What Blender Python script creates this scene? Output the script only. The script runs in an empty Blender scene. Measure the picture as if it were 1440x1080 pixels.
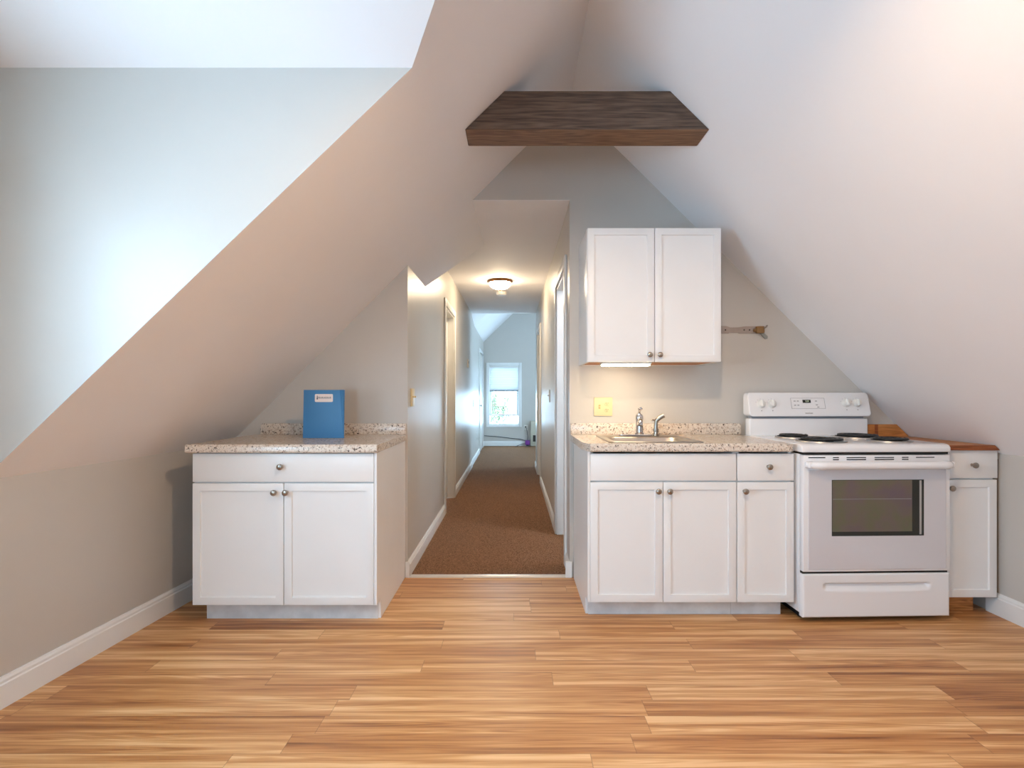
import bpy, bmesh, math, random
from mathutils import Vector, Matrix
random.seed(7)
S = bpy.context.scene
COL = S.collection
PI = math.pi

# ------------------------------------------------------------------ camera
cam_d = bpy.data.cameras.new('camera')
cam_d.sensor_width = 36.0
cam_d.lens = 36.0 * 730.0 / 1440.0
cam_d.shift_x = -2.0 / 1440.0
cam_d.shift_y = 16.0 / 1440.0
cam_d.clip_start = 0.05
cam = bpy.data.objects.new('camera', cam_d)
COL.objects.link(cam)
cam.location = (0, 0, 1.155)
cam.rotation_euler = (PI / 2, 0, 0)
S.camera = cam

# ------------------------------------------------------------------ light and exposure
SKY_COLOR = (0.49, 0.755, 1.0)
SKY_STRENGTH = 23.8
LAMP_COLOR = (1.0, 0.69, 0.42)
LAMP_EMIT = 1130.0
HALL_LAMP_EMIT = 98.0
STRIP_EMIT = 45.0
S.view_settings.view_transform = 'Standard'
S.view_settings.look = 'None'
S.view_settings.gamma = 1.0
S.view_settings.use_curve_mapping = False
S.view_settings.exposure = 0.07

W = bpy.data.worlds.new('overcast_sky')
S.world = W
W.use_nodes = True
bg = W.node_tree.nodes['Background']
bg.inputs['Color'].default_value = (*SKY_COLOR, 1)
bg.inputs['Strength'].default_value = SKY_STRENGTH


def portal(name, loc, direction, sx, sy):
    """a sky portal in a window opening: it guides the daylight through it"""
    d = bpy.data.lights.new(name, 'AREA')
    d.shape = 'RECTANGLE'
    d.size = sx
    d.size_y = sy
    d.cycles.is_portal = True
    o = bpy.data.objects.new(name, d)
    COL.objects.link(o)
    o.location = loc
    o.rotation_euler = Vector(direction).to_track_quat('-Z', 'Z').to_euler()
    return o


# ------------------------------------------------------------------ material helpers
def srgb(r, g, b):
    def f(c):
        c /= 255.0
        return c / 12.92 if c <= 0.04045 else ((c + 0.055) / 1.055) ** 2.4
    return (f(r), f(g), f(b), 1)


def new_mat(name):
    m = bpy.data.materials.new(name)
    m.use_nodes = True
    nt = m.node_tree
    return m, nt, nt.nodes, nt.links, nt.nodes['Principled BSDF']


def plain(name, col, rough=0.5, metal=0.0, coat=0.0, bump=0.0, bscale=60, var=0.0, vscale=4.0, spec=0.5):
    m, nt, N, L, P = new_mat(name)
    P.inputs['Base Color'].default_value = col
    P.inputs['Roughness'].default_value = rough
    P.inputs['Metallic'].default_value = metal
    P.inputs['Specular IOR Level'].default_value = spec
    if coat:
        P.inputs['Coat Weight'].default_value = coat
        P.inputs['Coat Roughness'].default_value = 0.08
    tc = N.new('ShaderNodeTexCoord')
    if var:
        n = N.new('ShaderNodeTexNoise')
        n.inputs['Scale'].default_value = vscale
        n.inputs['Detail'].default_value = 4
        L.new(tc.outputs['Object'], n.inputs['Vector'])
        r = N.new('ShaderNodeMapRange')
        r.inputs['From Min'].default_value = 0.3
        r.inputs['From Max'].default_value = 0.7
        r.inputs['To Min'].default_value = 1 - var
        r.inputs['To Max'].default_value = 1 + var
        L.new(n.outputs['Fac'], r.inputs['Value'])
        mx = N.new('ShaderNodeMix')
        mx.data_type = 'RGBA'
        mx.blend_type = 'MULTIPLY'
        mx.inputs['Factor'].default_value = 1
        mx.inputs['A'].default_value = col
        L.new(r.outputs['Result'], mx.inputs['B'])
        L.new(mx.outputs['Result'], P.inputs['Base Color'])
    if bump:
        n = N.new('ShaderNodeTexNoise')
        n.inputs['Scale'].default_value = bscale
        n.inputs['Detail'].default_value = 3
        L.new(tc.outputs['Object'], n.inputs['Vector'])
        b = N.new('ShaderNodeBump')
        b.inputs['Strength'].default_value = bump
        b.inputs['Distance'].default_value = 0.01
        L.new(n.outputs['Fac'], b.inputs['Height'])
        L.new(b.outputs['Normal'], P.inputs['Normal'])
    return m


def emitter(name, col, strength):
    m, nt, N, L, P = new_mat(name)
    P.inputs['Base Color'].default_value = (0.8, 0.8, 0.8, 1)
    P.inputs['Emission Color'].default_value = (*col, 1)
    P.inputs['Emission Strength'].default_value = strength
    return m


def math_node(N, L, op, a, b=None):
    n = N.new('ShaderNodeMath')
    n.operation = op
    for i, v in enumerate((a, b)):
        if v is None:
            continue
        if isinstance(v, (int, float)):
            n.inputs[i].default_value = v
        else:
            L.new(v, n.inputs[i])
    return n.outputs[0]


def ramp(N, L, fac, stops):
    r = N.new('ShaderNodeValToRGB')
    e = r.color_ramp.elements
    while len(e) > 1:
        e.remove(e[-1])
    e[0].position, e[0].color = stops[0]
    for p, c in stops[1:]:
        x = e.new(p)
        x.color = c
    L.new(fac, r.inputs['Fac'])
    return r.outputs['Color']


def mixrgb(N, L, mode, fac, a, b):
    m = N.new('ShaderNodeMix')
    m.data_type = 'RGBA'
    m.blend_type = mode
    for key, v in (('Factor', fac), ('A', a), ('B', b)):
        if isinstance(v, (int, float)):
            m.inputs[key].default_value = v
        elif isinstance(v, tuple):
            m.inputs[key].default_value = v
        else:
            L.new(v, m.inputs[key])
    return m.outputs['Result']


def make_laminate():
    m, nt, N, L, P = new_mat('oak_laminate_planks')
    tc = N.new('ShaderNodeTexCoord')
    sp = N.new('ShaderNodeSeparateXYZ')
    L.new(tc.outputs['Object'], sp.inputs[0])
    PW = 0.0985
    yv = math_node(N, L, 'DIVIDE', math_node(N, L, 'ADD', sp.outputs['Y'], 10.0 - 0.05), PW)
    row = math_node(N, L, 'FLOOR', yv)
    fy = math_node(N, L, 'FRACT', yv)
    wr = N.new('ShaderNodeTexWhiteNoise')
    wr.noise_dimensions = '1D'
    L.new(row, wr.inputs['W'])
    xo = math_node(N, L, 'ADD', sp.outputs['X'], math_node(N, L, 'MULTIPLY', wr.outputs['Value'], 7.0))
    xv = math_node(N, L, 'DIVIDE', math_node(N, L, 'ADD', xo, 20.0), 1.15)
    pid = math_node(N, L, 'FLOOR', xv)
    fx = math_node(N, L, 'FRACT', xv)
    cid = N.new('ShaderNodeCombineXYZ')
    L.new(row, cid.inputs[0])
    L.new(pid, cid.inputs[1])
    wp = N.new('ShaderNodeTexWhiteNoise')
    wp.noise_dimensions = '2D'
    L.new(cid.outputs[0], wp.inputs['Vector'])
    # grain coordinate: stretched along X and shifted per plank
    gx = math_node(N, L, 'ADD', math_node(N, L, 'MULTIPLY', sp.outputs['X'], 0.85), math_node(N, L, 'MULTIPLY', wp.outputs['Value'], 37.0))
    gy = math_node(N, L, 'ADD', math_node(N, L, 'MULTIPLY', sp.outputs['Y'], 24.0), math_node(N, L, 'MULTIPLY', wp.outputs['Value'], 11.0))
    gv = N.new('ShaderNodeCombineXYZ')
    L.new(gx, gv.inputs[0])
    L.new(gy, gv.inputs[1])
    band = N.new('ShaderNodeTexNoise')
    band.inputs['Scale'].default_value = 1.3
    band.inputs['Detail'].default_value = 2.0
    band.inputs['Distortion'].default_value = 0.25
    L.new(gv.outputs[0], band.inputs['Vector'])
    # rings: contour lines of a smooth stretched field (cathedral grain)
    rf = N.new('ShaderNodeTexNoise')
    rf.inputs['Scale'].default_value = 0.9
    rf.inputs['Detail'].default_value = 0.6
    L.new(gv.outputs[0], rf.inputs['Vector'])
    rings = math_node(N, L, 'SINE', math_node(N, L, 'MULTIPLY', rf.outputs['Fac'], 95.0))
    rmask = N.new('ShaderNodeTexNoise')
    rmask.inputs['Scale'].default_value = 0.7
    L.new(gv.outputs[0], rmask.inputs['Vector'])
    fine = N.new('ShaderNodeTexNoise')
    fine.inputs['Scale'].default_value = 9.0
    fine.inputs['Detail'].default_value = 5.0
    fv = N.new('ShaderNodeCombineXYZ')
    L.new(math_node(N, L, 'MULTIPLY', gx, 1.2), fv.inputs[0])
    L.new(math_node(N, L, 'MULTIPLY', gy, 1.6), fv.inputs[1])
    L.new(fv.outputs[0], fine.inputs['Vector'])
    v = math_node(N, L, 'ADD', math_node(N, L, 'MULTIPLY', band.outputs['Fac'], 1.25), math_node(N, L, 'MULTIPLY', wp.outputs['Value'], 0.26))
    v = math_node(N, L, 'ADD', v, math_node(N, L, 'MULTIPLY', math_node(N, L, 'SUBTRACT', fine.outputs['Fac'], 0.5), 0.28))
    v = math_node(N, L, 'ADD', v, math_node(N, L, 'MULTIPLY', rings, math_node(N, L, 'MULTIPLY', rmask.outputs['Fac'], 0.13)))
    v = math_node(N, L, 'ADD', v, -0.22)
    col = ramp(N, L, v, [(0.14, srgb(132, 80, 44)), (0.38, srgb(184, 124, 72)), (0.60, srgb(210, 155, 100)), (0.82, srgb(236, 192, 140))])
    # joints
    ey = math_node(N, L, 'LESS_THAN', math_node(N, L, 'MINIMUM', fy, math_node(N, L, 'SUBTRACT', 1.0, fy)), 0.010)
    ex = math_node(N, L, 'LESS_THAN', math_node(N, L, 'MINIMUM', fx, math_node(N, L, 'SUBTRACT', 1.0, fx)), 0.0012)
    joint = math_node(N, L, 'MULTIPLY', math_node(N, L, 'MAXIMUM', ey, ex), 0.38)
    col = mixrgb(N, L, 'MIX', joint, col, srgb(96, 54, 28))
    L.new(col, P.inputs['Base Color'])
    rr = N.new('ShaderNodeMapRange')
    rr.inputs['To Min'].default_value = 0.30
    rr.inputs['To Max'].default_value = 0.46
    L.new(fine.outputs['Fac'], rr.inputs['Value'])
    L.new(rr.outputs['Result'], P.inputs['Roughness'])
    b = N.new('ShaderNodeBump')
    b.inputs['Strength'].default_value = 0.12
    b.inputs['Distance'].default_value = 0.002
    L.new(math_node(N, L, 'SUBTRACT', fine.outputs['Fac'], joint), b.inputs['Height'])
    L.new(b.outputs['Normal'], P.inputs['Normal'])
    return m


def make_carpet():
    m, nt, N, L, P = new_mat('brown_loop_carpet')
    tc = N.new('ShaderNodeTexCoord')
    vo = N.new('ShaderNodeTexVoronoi')
    vo.inputs['Scale'].default_value = 150
    L.new(tc.outputs['Object'], vo.inputs['Vector'])
    no = N.new('ShaderNodeTexNoise')
    no.inputs['Scale'].default_value = 80
    no.inputs['Detail'].default_value = 4
    L.new(tc.outputs['Object'], no.inputs['Vector'])
    v = math_node(N, L, 'ADD', math_node(N, L, 'MULTIPLY', vo.outputs['Distance'], 0.6), math_node(N, L, 'MULTIPLY', no.outputs['Fac'], 0.55))
    col = ramp(N, L, v, [(0.25, srgb(172, 134, 102)), (0.55, srgb(136, 99, 72)), (0.85, srgb(86, 60, 42))])
    L.new(col, P.inputs['Base Color'])
    P.inputs['Roughness'].default_value = 0.95
    P.inputs['Specular IOR Level'].default_value = 0.1
    b = N.new('ShaderNodeBump')
    b.inputs['Strength'].default_value = 0.6
    b.inputs['Distance'].default_value = 0.006
    b.invert = True
    L.new(vo.outputs['Distance'], b.inputs['Height'])
    L.new(b.outputs['Normal'], P.inputs['Normal'])
    return m


def make_granite():
    m, nt, N, L, P = new_mat('speckled_granite_laminate')
    tc = N.new('ShaderNodeTexCoord')
    a = N.new('ShaderNodeTexNoise')
    a.inputs['Scale'].default_value = 60
    a.inputs['Detail'].default_value = 5
    a.inputs['Roughness'].default_value = 0.65
    L.new(tc.outputs['Object'], a.inputs['Vector'])
    base = ramp(N, L, a.outputs['Fac'], [(0.30, srgb(172, 146, 126)), (0.43, srgb(214, 198, 182)), (0.55, srgb(230, 219, 206)), (0.70, srgb(196, 176, 158))])
    d = N.new('ShaderNodeTexNoise')
    d.inputs['Scale'].default_value = 95
    d.inputs['Detail'].default_value = 3
    d.inputs['Distortion'].default_value = 0.8
    L.new(tc.outputs['Object'], d.inputs['Vector'])
    dark = ramp(N, L, d.outputs['Fac'], [(0.585, (0, 0, 0, 1)), (0.66, (1, 1, 1, 1))])
    col = mixrgb(N, L, 'MIX', dark, base, srgb(70, 58, 52))
    e = N.new('ShaderNodeTexNoise')
    e.inputs['Scale'].default_value = 70
    e.inputs['Detail'].default_value = 3
    mp = N.new('ShaderNodeMapping')
    mp.inputs['Location'].default_value = (5, 3, 9)
    L.new(tc.outputs['Object'], mp.inputs['Vector'])
    L.new(mp.outputs['Vector'], e.inputs['Vector'])
    rust = ramp(N, L, e.outputs['Fac'], [(0.60, (0, 0, 0, 1)), (0.72, (0.6, 0.6, 0.6, 1))])
    col = mixrgb(N, L, 'MIX', rust, col, srgb(140, 104, 78))
    L.new(col, P.inputs['Base Color'])
    P.inputs['Roughness'].default_value = 0.22
    return m


def make_wood(name, stops, axis='X', rough=0.55, scale=1.0, ringf=60.0):
    m, nt, N, L, P = new_mat(name)
    tc = N.new('ShaderNodeTexCoord')
    mp = N.new('ShaderNodeMapping')
    s = [14 * scale] * 3
    s['XYZ'.index(axis)] = 1.0 * scale
    mp.inputs['Scale'].default_value = s
    L.new(tc.outputs['Object'], mp.inputs['Vector'])
    n1 = N.new('ShaderNodeTexNoise')
    n1.inputs['Scale'].default_value = 1.0
    n1.inputs['Detail'].default_value = 1.0
    n1.inputs['Distortion'].default_value = 0.3
    L.new(mp.outputs['Vector'], n1.inputs['Vector'])
    rings = math_node(N, L, 'SINE', math_node(N, L, 'MULTIPLY', n1.outputs['Fac'], ringf))
    n2 = N.new('ShaderNodeTexNoise')
    n2.inputs['Scale'].default_value = 5.0
    n2.inputs['Detail'].default_value = 6.0
    L.new(mp.outputs['Vector'], n2.inputs['Vector'])
    v = math_node(N, L, 'ADD', math_node(N, L, 'MULTIPLY', rings, 0.13), n2.outputs['Fac'])
    L.new(ramp(N, L, v, stops), P.inputs['Base Color'])
    P.inputs['Roughness'].default_value = rough
    b = N.new('ShaderNodeBump')
    b.inputs['Strength'].default_value = 0.15
    b.inputs['Distance'].default_value = 0.003
    L.new(v, b.inputs['Height'])
    L.new(b.outputs['Normal'], P.inputs['Normal'])
    return m


def make_glass(name, tint=(1, 1, 1, 1), refl=0.06):
    m, nt, N, L, P = new_mat(name)
    N.remove(P)
    t = N.new('ShaderNodeBsdfTransparent')
    t.inputs['Color'].default_value = tint
    g = N.new('ShaderNodeBsdfGlossy')
    g.inputs['Roughness'].default_value = 0.02
    mx = N.new('ShaderNodeMixShader')
    mx.inputs[0].default_value = refl
    L.new(t.outputs[0], mx.inputs[1])
    L.new(g.outputs[0], mx.inputs[2])
    L.new(mx.outputs[0], N['Material Output'].inputs['Surface'])
    return m


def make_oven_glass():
    m, nt, N, L, P = new_mat('oven_glass_painted_reflection')
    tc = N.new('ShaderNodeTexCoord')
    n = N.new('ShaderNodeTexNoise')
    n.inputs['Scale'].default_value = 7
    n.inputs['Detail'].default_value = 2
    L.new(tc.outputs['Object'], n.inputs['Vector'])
    c = ramp(N, L, n.outputs['Fac'], [(0.3, srgb(100, 84, 90)), (0.45, srgb(104, 92, 82)), (0.58, srgb(98, 96, 72)), (0.7, srgb(110, 90, 82))])  # mottled tints paint the room's reflection into the glass colour
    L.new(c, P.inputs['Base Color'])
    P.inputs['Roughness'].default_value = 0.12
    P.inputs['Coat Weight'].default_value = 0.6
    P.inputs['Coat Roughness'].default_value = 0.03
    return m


WALL = plain('greige_wall_paint', srgb(200, 195, 188), 0.36, bump=0.05, bscale=45, var=0.015, vscale=3)
CEIL = plain('white_ceiling_paint', srgb(244, 241, 241), 0.7, bump=0.05, bscale=30, var=0.012, vscale=2)
TRIM = plain('white_trim_paint', srgb(236, 236, 234), 0.35, bump=0.02, bscale=25, var=0.02, vscale=6)
CAB = plain('white_cabinet_lacquer', srgb(238, 237, 236), 0.33, bump=0.015, bscale=40, var=0.012, vscale=5)
CABIN = plain('cabinet_gap_shade', srgb(120, 116, 112), 0.8)
KICK = plain('scuffed_white_toe_kick', srgb(222, 222, 222), 0.5, var=0.10, vscale=14)
NICKEL = plain('brushed_nickel', srgb(168, 160, 150), 0.28, metal=1.0, bump=0.03, bscale=200)
CHROME = plain('polished_chrome', srgb(212, 212, 214), 0.1, metal=1.0)
STEEL = plain('brushed_stainless_steel', srgb(176, 170, 164), 0.36, metal=1.0, bump=0.02, bscale=150)
ENAMEL = plain('white_enamel', srgb(240, 239, 240), 0.2, coat=0.5)
DOORGLASS = plain('pale_grey_door_glass', srgb(214, 212, 216), 0.12, coat=0.6)
BLACK = plain('black_gap', srgb(14, 13, 13), 0.6)
COIL = plain('black_coil_element', srgb(24, 23, 23), 0.45, bump=0.1, bscale=120)
PAN = plain('chrome_drip_pan', srgb(176, 174, 172), 0.38, metal=1.0)
GREYPRINT = plain('grey_print', srgb(150, 148, 150), 0.5)
DARKPRINT = plain('dark_print', srgb(60, 62, 84), 0.6)
ALMOND = plain('almond_plastic', srgb(226, 208, 162), 0.4)
WHITEPL = plain('white_plastic', srgb(235, 233, 228), 0.4)
BLUE = plain('blue_folder_card', srgb(64, 130, 184), 0.45, bump=0.04, bscale=150)
LABELM = plain('white_paper_label', srgb(242, 232, 230), 0.6)
SLOTD = plain('dark_slot', srgb(40, 34, 28), 0.7)
BRONZE = plain('antique_brass', srgb(120, 78, 36), 0.45, metal=0.5)
METALSTRIP = plain('aluminium_threshold', srgb(206, 202, 196), 0.35, metal=0.5)
GALV = plain('painted_steel_strap', srgb(170, 156, 146), 0.5, metal=0.2, var=0.06, vscale=30)
HEATER = plain('beige_heater_enamel', srgb(196, 190, 172), 0.5)
PURPLE = plain('purple_plastic', srgb(130, 60, 150), 0.4)
CORD = plain('dark_grey_cord', srgb(70, 74, 80), 0.6)
LEAF = plain('pale_green_leaves', (0.055, 0.075, 0.034, 1), 0.8, var=0.3, vscale=3)
BARK = plain('grey_bark', srgb(110, 96, 82), 0.9)
SHADE = plain('white_shade_fabric', srgb(236, 238, 240), 0.9)
SHADECLOTH, _nt, _N, _L, _P = new_mat('translucent_shade_cloth')
_P.inputs['Base Color'].default_value = srgb(236, 238, 240)
_P.inputs['Roughness'].default_value = 0.9
_tr = _N.new('ShaderNodeBsdfTranslucent')
_tr.inputs['Color'].default_value = (0.55, 0.55, 0.55, 1)
_mx = _N.new('ShaderNodeMixShader')
_mx.inputs[0].default_value = 0.35
_L.new(_P.outputs[0], _mx.inputs[1])
_L.new(_tr.outputs[0], _mx.inputs[2])
_L.new(_mx.outputs[0], _N['Material Output'].inputs['Surface'])
GLASS = make_glass('clear_window_glass')
OVENGLASS = make_oven_glass()
OVENBORDER = plain('oven_reflection_border', srgb(40, 42, 38), 0.2)
LAMINATE = make_laminate()
CARPET = make_carpet()
GRANITE = make_granite()
BEAMF = make_wood('dark_stained_beam', [(0.25, srgb(70, 53, 43)), (0.5, srgb(96, 75, 61)), (0.75, srgb(116, 93, 76))], 'X', 0.6, 1.6, 26.0)
HONEY = make_wood('honey_pine', [(0.25, srgb(158, 96, 44)), (0.5, srgb(192, 126, 64)), (0.75, srgb(212, 148, 86))], 'X', 0.45, 2.0)
HONEYD = make_wood('red_brown_pine', [(0.25, srgb(112, 58, 28)), (0.5, srgb(142, 78, 40)), (0.75, srgb(160, 94, 52))], 'X', 0.45, 2.0)
GLOBE = emitter('warm_lamp_globe', LAMP_COLOR, LAMP_EMIT)
BOWL = emitter('warm_hall_lamp_bowl', (1.0, 0.80, 0.55), HALL_LAMP_EMIT)
STRIP = emitter('warm_under_cabinet_diffuser', (1.0, 0.80, 0.52), STRIP_EMIT)
DISPLAY, _nt, _N, _L, _P = new_mat('dark_clock_display')
_P.inputs['Base Color'].default_value = srgb(20, 26, 14)
_P.inputs['Roughness'].default_value = 0.15
DIGIT = emitter('green_clock_digits', (0.45, 0.7, 0.2), 0.35)


# ------------------------------------------------------------------ mesh helpers
OFF = {}


class MB:
    def __init__(self):
        self.bm = bmesh.new()

    def merge(self, other):
        me = bpy.data.meshes.new('tmp')
        other.to_mesh(me)
        self.bm.from_mesh(me)
        bpy.data.meshes.remove(me)
        other.free()
        return self

    def box(self, x0, x1, y0, y1, z0, z1, bevel=0.0, seg=2):
        b = bmesh.new()
        bmesh.ops.create_cube(b, size=1)
        for v in b.verts:
            v.co = Vector((x0 if v.co.x < 0 else x1, y0 if v.co.y < 0 else y1, z0 if v.co.z < 0 else z1))
        if bevel:
            bmesh.ops.bevel(b, geom=b.edges[:], offset=bevel, segments=seg, affect='EDGES', profile=0.5)
        return self.merge(b)

    def face(self, pts):
        vs = [self.bm.verts.new(p) for p in pts]
        self.bm.faces.new(vs)
        return self

    def prism(self, poly, axis, a, b, bevel=0.0, seg=2, only=None):
        """polygon given in the two other axes (in XYZ order), extruded along axis from a to b"""
        t = bmesh.new()
        def mk(p, w):
            if axis == 'X':
                return (w, p[0], p[1])
            if axis == 'Y':
                return (p[0], w, p[1])
            return (p[0], p[1], w)
        va = [t.verts.new(mk(p, a)) for p in poly]
        vb = [t.verts.new(mk(p, b)) for p in poly]
        t.faces.new(va)
        t.faces.new(vb[::-1])
        n = len(poly)
        for i in range(n):
            t.faces.new((va[i], vb[i], vb[(i + 1) % n], va[(i + 1) % n]))
        bmesh.ops.recalc_face_normals(t, faces=t.faces[:])
        if bevel:
            bmesh.ops.bevel(t, geom=t.edges[:], offset=bevel, segments=seg, affect='EDGES', profile=0.5)
        return self.merge(t)

    def lathe(self, profile, origin, axis=(0, 0, 1), seg=32, cap=True):
        """profile: list of (radius, height along axis)"""
        ax = Vector(axis).normalized()
        q = Vector((0, 0, 1)).rotation_difference(ax)
        rings = []
        t = bmesh.new()
        for r, h in profile:
            if r < 1e-6:
                rings.append([t.verts.new(Vector(origin) + q @ Vector((0, 0, h)))])
            else:
                rings.append([t.verts.new(Vector(origin) + q @ Vector((r * math.cos(2 * PI * i / seg), r * math.sin(2 * PI * i / seg), h))) for i in range(seg)])
        for A, B in zip(rings, rings[1:]):
            for i in range(seg):
                j = (i + 1) % seg
                if len(A) == 1 and len(B) == 1:
                    continue
                if len(A) == 1:
                    t.faces.new((A[0], B[j], B[i]))
                elif len(B) == 1:
                    t.faces.new((A[i], A[j], B[0]))
                else:
                    t.faces.new((A[i], A[j], B[j], B[i]))
        if cap:
            for R in (rings[0], rings[-1]):
                if len(R) > 2:
                    t.faces.new(R)
        bmesh.ops.recalc_face_normals(t, faces=t.faces[:])
        return self.merge(t)

    def cyl(self, p0, p1, r, seg=20, r1=None):
        d = Vector(p1) - Vector(p0)
        return self.lathe([(r, 0), (r if r1 is None else r1, d.length)], p0, d, seg)

    def tube(self, pts, r, seg=8, radii=None):
        pts = [Vector(p) for p in pts]
        t = bmesh.new()
        rings = []
        up = Vector((0, 0, 1))
        prev = None
        for i, p in enumerate(pts):
            d = (pts[min(i + 1, len(pts) - 1)] - pts[max(i - 1, 0)]).normalized()
            a = prev - d * prev.dot(d) if prev is not None else (up.cross(d) if abs(d.dot(up)) < 0.95 else Vector((1, 0, 0)).cross(d))
            a.normalize()
            prev = a
            b = d.cross(a)
            rr = radii[i] if radii else r
            rings.append([t.verts.new(p + a * (rr * math.cos(2 * PI * k / seg)) + b * (rr * math.sin(2 * PI * k / seg))) for k in range(seg)])
        for A, B in zip(rings, rings[1:]):
            for k in range(seg):
                t.faces.new((A[k], A[(k + 1) % seg], B[(k + 1) % seg], B[k]))
        t.faces.new(rings[0][::-1])
        t.faces.new(rings[-1])
        bmesh.ops.recalc_face_normals(t, faces=t.faces[:])
        return self.merge(t)

    def rotate(self, angle, axis, center):
        bmesh.ops.rotate(self.bm, verts=self.bm.verts[:], cent=center, matrix=Matrix.Rotation(angle, 3, axis))
        return self

    def build(self, name, mat, parent=None, smooth=35, kind=None, local=False):
        me = bpy.data.meshes.new(name)
        off = Vector((0, 0, 0)) if (local or parent is None) else OFF.get(parent.name, Vector((0, 0, 0)))
        if off.length:
            bmesh.ops.translate(self.bm, verts=self.bm.verts[:], vec=-off)
        self.bm.to_mesh(me)
        self.bm.free()
        me.materials.append(mat)
        if smooth:
            for p in me.polygons:
                p.use_smooth = True
            me.set_sharp_from_angle(angle=math.radians(smooth))
        o = bpy.data.objects.new(name, me)
        COL.objects.link(o)
        if parent is not None:
            o.parent = parent
            OFF[o.name] = off
        if kind:
            o['kind'] = kind
        return o


def thing(name, label, cat, loc, rz=0.0, group=None, kind=None):
    o = bpy.data.objects.new(name, None)
    COL.objects.link(o)
    o.empty_display_size = 0.1
    o.location = loc
    o.rotation_euler = (0, 0, rz)
    OFF[o.name] = Vector(loc)
    tag(o, label, cat, group, kind)
    return o


def tag(o, label=None, cat=None, group=None, kind=None):
    if label:
        o['label'] = label
    if cat:
        o['category'] = cat
    if group:
        o['group'] = group
    if kind:
        o['kind'] = kind
    return o


def struct(name, mb, mat, parent=None, smooth=None):
    return mb.build(name, mat, parent, smooth, None if parent is not None else 'structure')


# ------------------------------------------------------------------ the room: dimensions (metres)
YW = 3.30            # kitchen end wall
RX, RZ = 0.357, 3.017   # ridge
KZ = 0.85            # knee wall height
XR = 2.551           # right knee wall
YB = -2.3            # wall behind the viewer
HL, HR = -0.672, 0.36   # hallway side walls
HE = 8.40            # hallway end
FY = 11.875          # far room end wall
DY0, DY1, DZ = 0.05, 1.855, 2.326  # dormer cheeks and eave height


def xk(y):
    return -1.895 + 0.069 * (min(y, YW) - 1.916)


def slope_left(y, z):
    """x on the left slope at height z"""
    return RX - (RZ - z) / (RZ - KZ) * (RX - xk(y))


def slope_right(z):
    return RX + (RZ - z) / (RZ - KZ) * (XR - RX)


# floor
struct('floor', MB().box(-2.15, 2.70, YB - 0.1, YW + 0.02, -0.08, 0.0), LAMINATE)
struct('floor_hall', MB().box(-0.95, 2.6, YW + 0.02, FY + 0.1, -0.08, -0.001), CARPET)

# left slope: A behind the dormer, B the triangle beside the dormer valleys, C in front of it
mb = MB()
nseg = 10
for (ya, yb) in ((DY1, YW), (YB - 0.1, DY0)):
    for i in range(nseg):
        a = ya + (yb - ya) * i / nseg
        b = ya + (yb - ya) * (i + 1) / nseg
        mb.face([(RX, a, RZ), (RX, b, RZ), (xk(b), b, KZ), (xk(a), a, KZ)])
DYC = (DY0 + DY1) / 2
DRZ = 2.86
vx = slope_left(DYC, DRZ)
v1 = (slope_left(DY1, DZ), DY1, DZ)
v0 = (slope_left(DY0, DZ), DY0, DZ)
vc = (vx, DYC, DRZ)
mb.face([(RX, DY1, RZ), v1, vc])
mb.face([(RX, DY1, RZ), vc, (RX, DY0, RZ)])
mb.face([(RX, DY0, RZ), vc, v0])
bmesh.ops.remove_doubles(mb.bm, verts=mb.bm.verts[:], dist=1e-4)
struct('ceiling_slope_left', mb, CEIL, smooth=25)
# soffit: the slope carried on into the hallway, with its slanted end
hz = 2.404
e0 = (HL - 0.02, 3.95, 0)
sx0, sx1 = HL - 0.02, slope_left(YW, hz + 0.01)
z0 = RZ - (RX - sx0) / (RX - xk(YW)) * (RZ - KZ)
z1 = hz + 0.01
zj = RZ - (RX - (-0.386)) / (RX - xk(YW)) * (RZ - KZ)
mb = MB()
mb.face([(sx0, YW, z0), (sx1, YW, z1), (sx1, 4.34, z1), (-0.386, 4.22, zj), (sx0, 3.935, z0)])
mb.face([(sx0, 3.935, z0), (-0.386, 4.22, zj), (sx1, 4.34, z1), (sx1, 4.34, 2.5), (sx0, 3.935, 2.5)])
struct('ceiling_soffit', mb, CEIL)
# right slope
mb = MB()
mb.face([(RX, YB - 0.1, RZ), (RX, YW + 0.05, RZ), (XR + 0.02, YW + 0.05, KZ - 0.02), (XR + 0.02, YB - 0.1, KZ - 0.02)])
struct('ceiling_slope_right', mb, CEIL)
# dormer ceiling (two planes), cheeks, window wall
mb = MB()
DXW = -1.94
mb.face([v1, vc, (DXW - 0.15, DYC, DRZ), (DXW - 0.15, DY1, DZ)])
mb.face([v0, vc, (DXW - 0.15, DYC, DRZ), (DXW - 0.15, DY0, DZ)])
struct('ceiling_dormer', mb, CEIL)
for nm, y, t in (('wall_dormer_back', DY1, 0.1), ('wall_dormer_front', DY0, -0.1)):
    xa = xk(y)
    struct(nm, MB().prism([(slope_left(y, DZ), DZ), (xa, KZ), (xa - 0.2, KZ), (xa - 0.2, DZ)], 'Y', y, y + t), WALL)
wy0, wy1, wz0, wz1 = 0.18, 1.18, 0.92, 2.02
DX0 = xk(DY0) - 0.10
mb = MB()
for (a, b, c, d) in ((DY0 - .1, wy0, KZ, 2.95), (wy1, DY1 + .1, KZ, 2.95), (wy0, wy1, KZ, wz0), (wy0, wy1, wz1, 2.95)):
    mb.box(-2.12, -1.96, a, b, c, d)
struct('wall_dormer_left', mb, WALL)
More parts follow.
